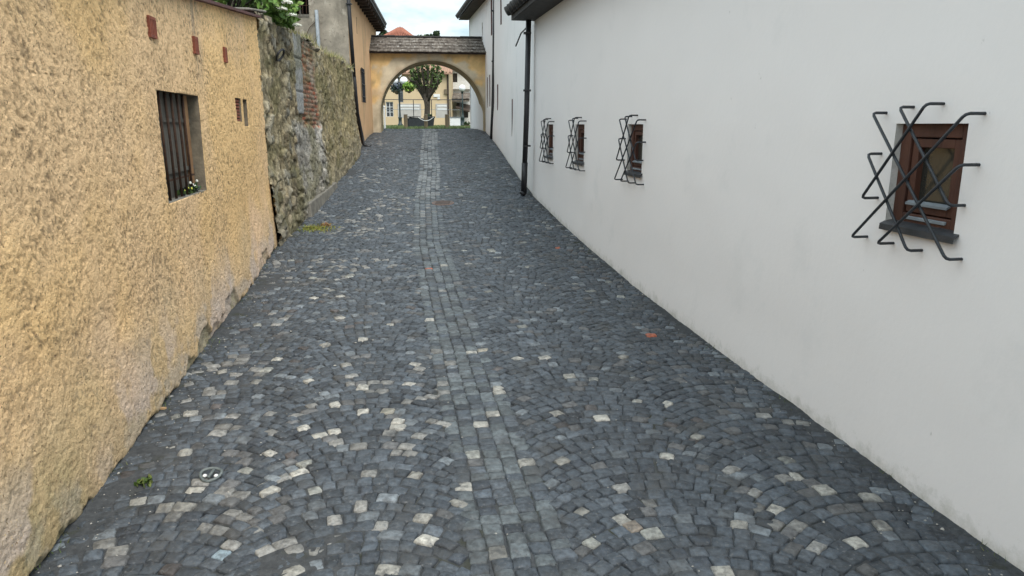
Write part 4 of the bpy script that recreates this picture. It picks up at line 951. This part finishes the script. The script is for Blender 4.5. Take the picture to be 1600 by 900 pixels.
# white building at right
X2=lambda px:at(px,150,60)[0];z2=lambda py:at(700,py,60)[2];x0=X2(702.5);x1=X2(790)
h2=[(X2(708)-x0,X2(715)-x0,z2(128.5),z2(114.5)),(X2(722)-x0,X2(731)-x0,z2(184),z2(165))]
e2,P2=facade_building('white_building','white house with dark canopy right of the pale yellow building, seen through the arch',x0,x1,60.,z2(104),M['white2'],M['pinktile'],7.0,h2)
win(P2,*h2[0],.14,e2,M['wooddark'],M['panedark'],2,1,.05);win(P2,*h2[1],.14,e2,M['wooddark'],M['panedark'],1,1,.05)
cn=MB();cn.prism([P2(0,z2(157),1.4),P2(X2(735)-x0,z2(157),1.4),P2(X2(735)-x0,z2(147),0.0),P2(0,z2(147),0)],(0,0,.12));cn.box(P2(0,z2(157)-.12,1.4),(X2(735)-x0,0,0),(0,.1,0),(0,0,.2));cn.build('canopy',M['shingle'],e2)
MB().box(P2(0,z2(141.5),0),(X2(735)-x0,0,0),(0,-.15,0),(0,0,.12)).build('string_course',M['curb'],e2)
cn=MB();cn.prism([P2(X2(714)-x0,z2(170),1.5),P2(X2(735)-x0,z2(176),1.5),P2(X2(735)-x0,z2(166),0),P2(X2(714)-x0,z2(162),0)],(0,0,.1));cn.build('awning',M['wooddark'],e2)
MB().box(P2(0,-.1,.01),(X2(713)-x0,0,0),(0,-.1,0),(0,0,z2(160)+.1)).build('low_wall',M['panel'],e2)
# red roofed house far behind
YR=76.;ax=at(625,42.5,YR)
rh=empty('red_roofed_house',(ax[0],YR+3,0),'house with a pyramidal red tile roof rising above the arch cap','house')
zl=at(625,62,YR)[2];hw=1.75*1.05
MB().box((ax[0]-hw+.2,YR-hw+.2,-.1),(2*hw-.4,0,0),(0,2*hw-.4,0),(0,0,zl+.05)).build('wall',M['ochre'],rh)
r=MB();v0=[(ax[0]-hw,YR-hw,zl),(ax[0]+hw,YR-hw,zl),(ax[0]+hw,YR+hw,zl),(ax[0]-hw,YR+hw,zl)];n0=len(r.v)
r.v+=v0+[(ax[0]-.25,YR,ax[2]),(ax[0]+.25,YR,ax[2])];r.f+=[(0,1,5,4),(1,2,5),(2,3,4,5),(3,0,4),(3,2,1,0)]
ro=r.build('roof',M['redtile'],rh)
t=MB()
for i in range(17):
    k=-1+2*(i+.5)/17;t.tube([(ax[0]+k*hw,YR-hw-.02,zl+.04),(ax[0]+k*hw*(.0 if abs(k)<.1 else .02)+k*hw*abs(k)*.98,YR-hw*abs(k),ax[2]-(ax[2]-zl)*abs(k)+.04)],.055,5)
t.build('tile_ribs',M['redtile'],ro)
# far conifers
def conifer(x,y,h,r,name,lab,sp=False):
    e=empty(name,(x,y,-.1),lab,'tree','trees behind the arch')
    MB().tube([(x,y,-.1),(x,y,h*.95)],[.3,.05],7).build('trunk',M['bark'],e)
    P=[]
    for k in range(60):
        t=(k/60)**.9;z=h*(.12+.88*t);rr=r*(1-t)*(.75+.5*random.random())+.1
        for j in range(7):
            a=random.random()*6.28;q=random.random()**.6;P.append(blob((x+rr*q*math.cos(a),y+rr*q*math.sin(a),z-.15*rr*q),.38,14,.6))
    leafcloud(np.concatenate(P),.20,[(.022,.045,.018),(.035,.06,.022),(.018,.034,.015),(.05,.075,.03)],'crown',e,M['leaf'])
def broad(x,y,h,r,name,lab):
    e=empty(name,(x,y,-.1),lab,'tree','trees behind the arch')
    MB().tube([(x,y,-.1),(x+.2,y,h*.5),(x,y,h*.8)],[.35,.22,.06],7).build('trunk',M['bark'],e)
    P=[blob((x+random.gauss(0,r*.45),y+random.gauss(0,r*.45),h-r*1.15+max(-r,min(r*.55,random.gauss(0,r*.42)))),.75,60) for k in range(75)]
    leafcloud(np.concatenate(P),.22,[(.03,.06,.02),(.045,.08,.025),(.06,.10,.03)],'crown',e,M['leaf'])
for px,py,Y,r,l,kind in [(599,47,92,2.2,'dark conifer above the left end of the arch cap, beside the orange eave',0),(606,52,96,2.0,'lower conifer between the orange eave and the red roof',0),(645,44,92,2.6,'tallest dark tree right of the red roof',1),(653,48,98,2.3,'rounded dark tree second right of the red roof',1),(662,53,97,1.6,'low treetop right of the rounded dark tree, barely above the arch cap',1),(682,49,95,1.5,'pointed conifer above the middle of the arch cap',0),(672,54,99,1.7,'small treetop just left of the pointed conifer',0),(697,56,99,1.7,'low treetop right of the pointed conifer, above the arch cap',1)]:
    q=at(px,py,Y);(broad if kind else conifer)(q[0],Y,q[2],r,'broadleaf_tree' if kind else 'conifer_tree',l)
# ------------------------------------------------------------------ small things in the street
def gpt(px,py):
    for Yt in np.arange(1.5,28,.004):
        p=at(px,py,Yt)
        if p[2]<=zg(Yt)+.004: return p
# manhole
p=gpt(692,317)
mh=empty('manhole_cover',(p[0],p[1],p[2]),'round reddish rusty manhole cover in the centre band of the street','manhole cover')
MB().lathe((p[0],p[1],zg(p[1])-.03),[(.20,0),(.20,.036),(.195,.038),(.183,.036)],28).build('frame_ring',mat('red_brick_ring',(.24,.15,.12),(.15,.11,.095),rough=.85),mh)
cvm=MB().lathe((p[0],p[1],zg(p[1])-.03),[(.183,0),(.183,.038)],28)
for i in range(-4,5): cvm.box((p[0]-.13,p[1]+i*.035-.006,zg(p[1])+.0075),(.26,0,0),(0,.014,0),(0,0,.006))
cvo=cvm.build('lid',M['castiron'],mh)
sl_=float((zg(p[1]+.3)-zg(p[1]-.3))/.6)
for o in mh.children:
    for v in o.data.vertices: v.co.z+=v.co.y*sl_
# leaf sprig
p=gpt(228,756)
le=blob((p[0],p[1],p[2]+.015),.055,34,.25);lo=leafcloud(le,.018,[(.07,.12,.025),(.04,.07,.015),(.14,.17,.05)],'leaf_sprig',None,M['leaf'],2.2);tag(lo,'torn green leaf sprig lying on the cobbles near the yellow wall','leaves')
# litter: band with two pads
p=gpt(328,748);le_=empty('rubber_litter',p,'grey green rubber band with two white pads lying on the cobbles','litter')
pts=[]
for i in range(21):
    a=2*math.pi*i/20;pts.append((p[0]+.055*math.cos(a)+.008*math.sin(2*a),p[1]+.045*math.sin(a)+.01,p[2]+.018+.016*math.sin(a)))
MB().tube(pts,.009,7,False).tube([(p[0]+.003,p[1]-.025,p[2]+.02),(p[0]+.01,p[1]+.045,p[2]+.035)],.009,7).build('band',M['litter'],le_,smooth=True)
for dx in (-.026,.036): MB().ball((p[0]+dx,p[1],p[2]+.018),.013,10,.7).build('pad',M['whitepaint'],le_,smooth=True)
# wood chip
p=gpt(248,640);tag(MB().prism([(p[0]-.045,p[1]-.012,p[2]+.002),(p[0]+.04,p[1]-.004,p[2]+.002),(p[0]+.05,p[1]+.008,p[2]+.002),(p[0]-.03,p[1]+.006,p[2]+.002)],(0,0,.014)).build('wood_chip',M['woodchip']),'pale split wood chip on the street beside the yellow wall','wood chip')
# moss patch
p=gpt(493,357);P=[]
for i in range(900):
    P.append((p[0]+random.gauss(0,.14),p[1]+random.gauss(0,.12),0))
P=[(a,b,zg(b)-.005) for a,b,_ in P];tag(blades(P,.035,'moss_patch',[(.22,.25,.03),(.16,.19,.03),(.28,.22,.07)],w=.007,lean=.8),label='yellow green moss and weeds patch on the cobbles by the rubble wall',cat='moss',kind='stuff')
p=gpt(500,352);lo=leafcloud(blob((p[0]+.1,p[1],zg(p[1])+.015),.10,50,.2),.03,[(.2,.09,.05),(.28,.2,.08)],'fallen_leaves',None,M['leaf']);tag(lo,'small heap of reddish fallen leaves beside the moss patch','leaves')
# grit along the walls
gm=MB()
def ico(c,r):
    n=len(gm.v);o=[(1,0,0),(-1,0,0),(0,1,0),(0,-1,0),(0,0,1),(0,0,-1)]
    gm.v+=[(c[0]+x*r*random.uniform(.6,1.3),c[1]+y*r*random.uniform(.6,1.3),c[2]+z*r*.7) for x,y,z in o]
    gm.f+=[(n,n+2,n+4),(n+2,n+1,n+4),(n+1,n+3,n+4),(n+3,n,n+4),(n+2,n,n+5),(n+1,n+2,n+5),(n+3,n+1,n+5),(n,n+3,n+5)]
for i in range(1500):
    Y_=random.uniform(2.3,14);r=random.random()
    if r<.6: X_=xl(Y_)+.05+random.expovariate(1/.22)
    elif r<.75: X_=xr(Y_)-.03-random.expovariate(1/.12)
    else: X_=random.uniform(float(xl(Y_)),float(xr(Y_)))
    if X_>xr(Y_)-.02: continue
    ico((X_,Y_,float(zg(Y_))+.003),random.uniform(.002,.006) if random.random()<.93 else random.uniform(.006,.012))
tag(gm.build('gravel',M['pebble']),label='loose pale grit and pebbles scattered along the foot of the walls',cat='gravel',kind='stuff')
P=[]
for i in range(420):
    k=random.random();Y_=random.choice([2.9,3.6,4.6,5.9,7.3,8.6,9.6,11,12.4,14,16])+random.gauss(0,.12)
    if k<.7: P.append((float(xl(Y_))+.03+random.expovariate(1/.03),Y_,float(zg(Y_))-.003))
    else: P.append((float(xr(Y_))-.03-random.expovariate(1/.02),Y_,float(zg(Y_))-.003))
tag(blades(P,.032,'weeds',[(.09,.13,.03),(.14,.15,.05),(.06,.09,.02)],w=.003,lean=.6),label='tiny weeds growing in the gap where the walls meet the paving',cat='weeds',kind='stuff')
# flowers behind the bars
p=PY(6.15,-.57,-.05);fl=empty('sill_flowers',p,'small white and yellow flowers lying on the sill behind the rusty bars','flowers')
pts=[blob(PY(u_,-.54,-.045),.04,40,.7) for u_ in (5.95,6.1,6.25,6.38)]
leafcloud(np.concatenate(pts),.028,[(.03,.06,.02),(.06,.10,.03),(.03,.03,.04)],'leaves',fl,M['leaf'],2)
for u_,v_ in ((6.18,-.48),(6.25,-.5),(6.4,-.48),(6.32,-.52)): MB().ball(PY(u_,v_,-.035),.012,7).build('white_flower',M['flower'],fl)
YP=mat('yellow_petal',(.7,.7,.12),(.5,.5,.08),rough=.7,bump=0)
for u_,v_ in ((6.1,-.52),(6.2,-.53),(6.36,-.53),(5.98,-.53)): MB().ball(PY(u_,v_,-.035),.011,7).build('yellow_flower',YP,fl)
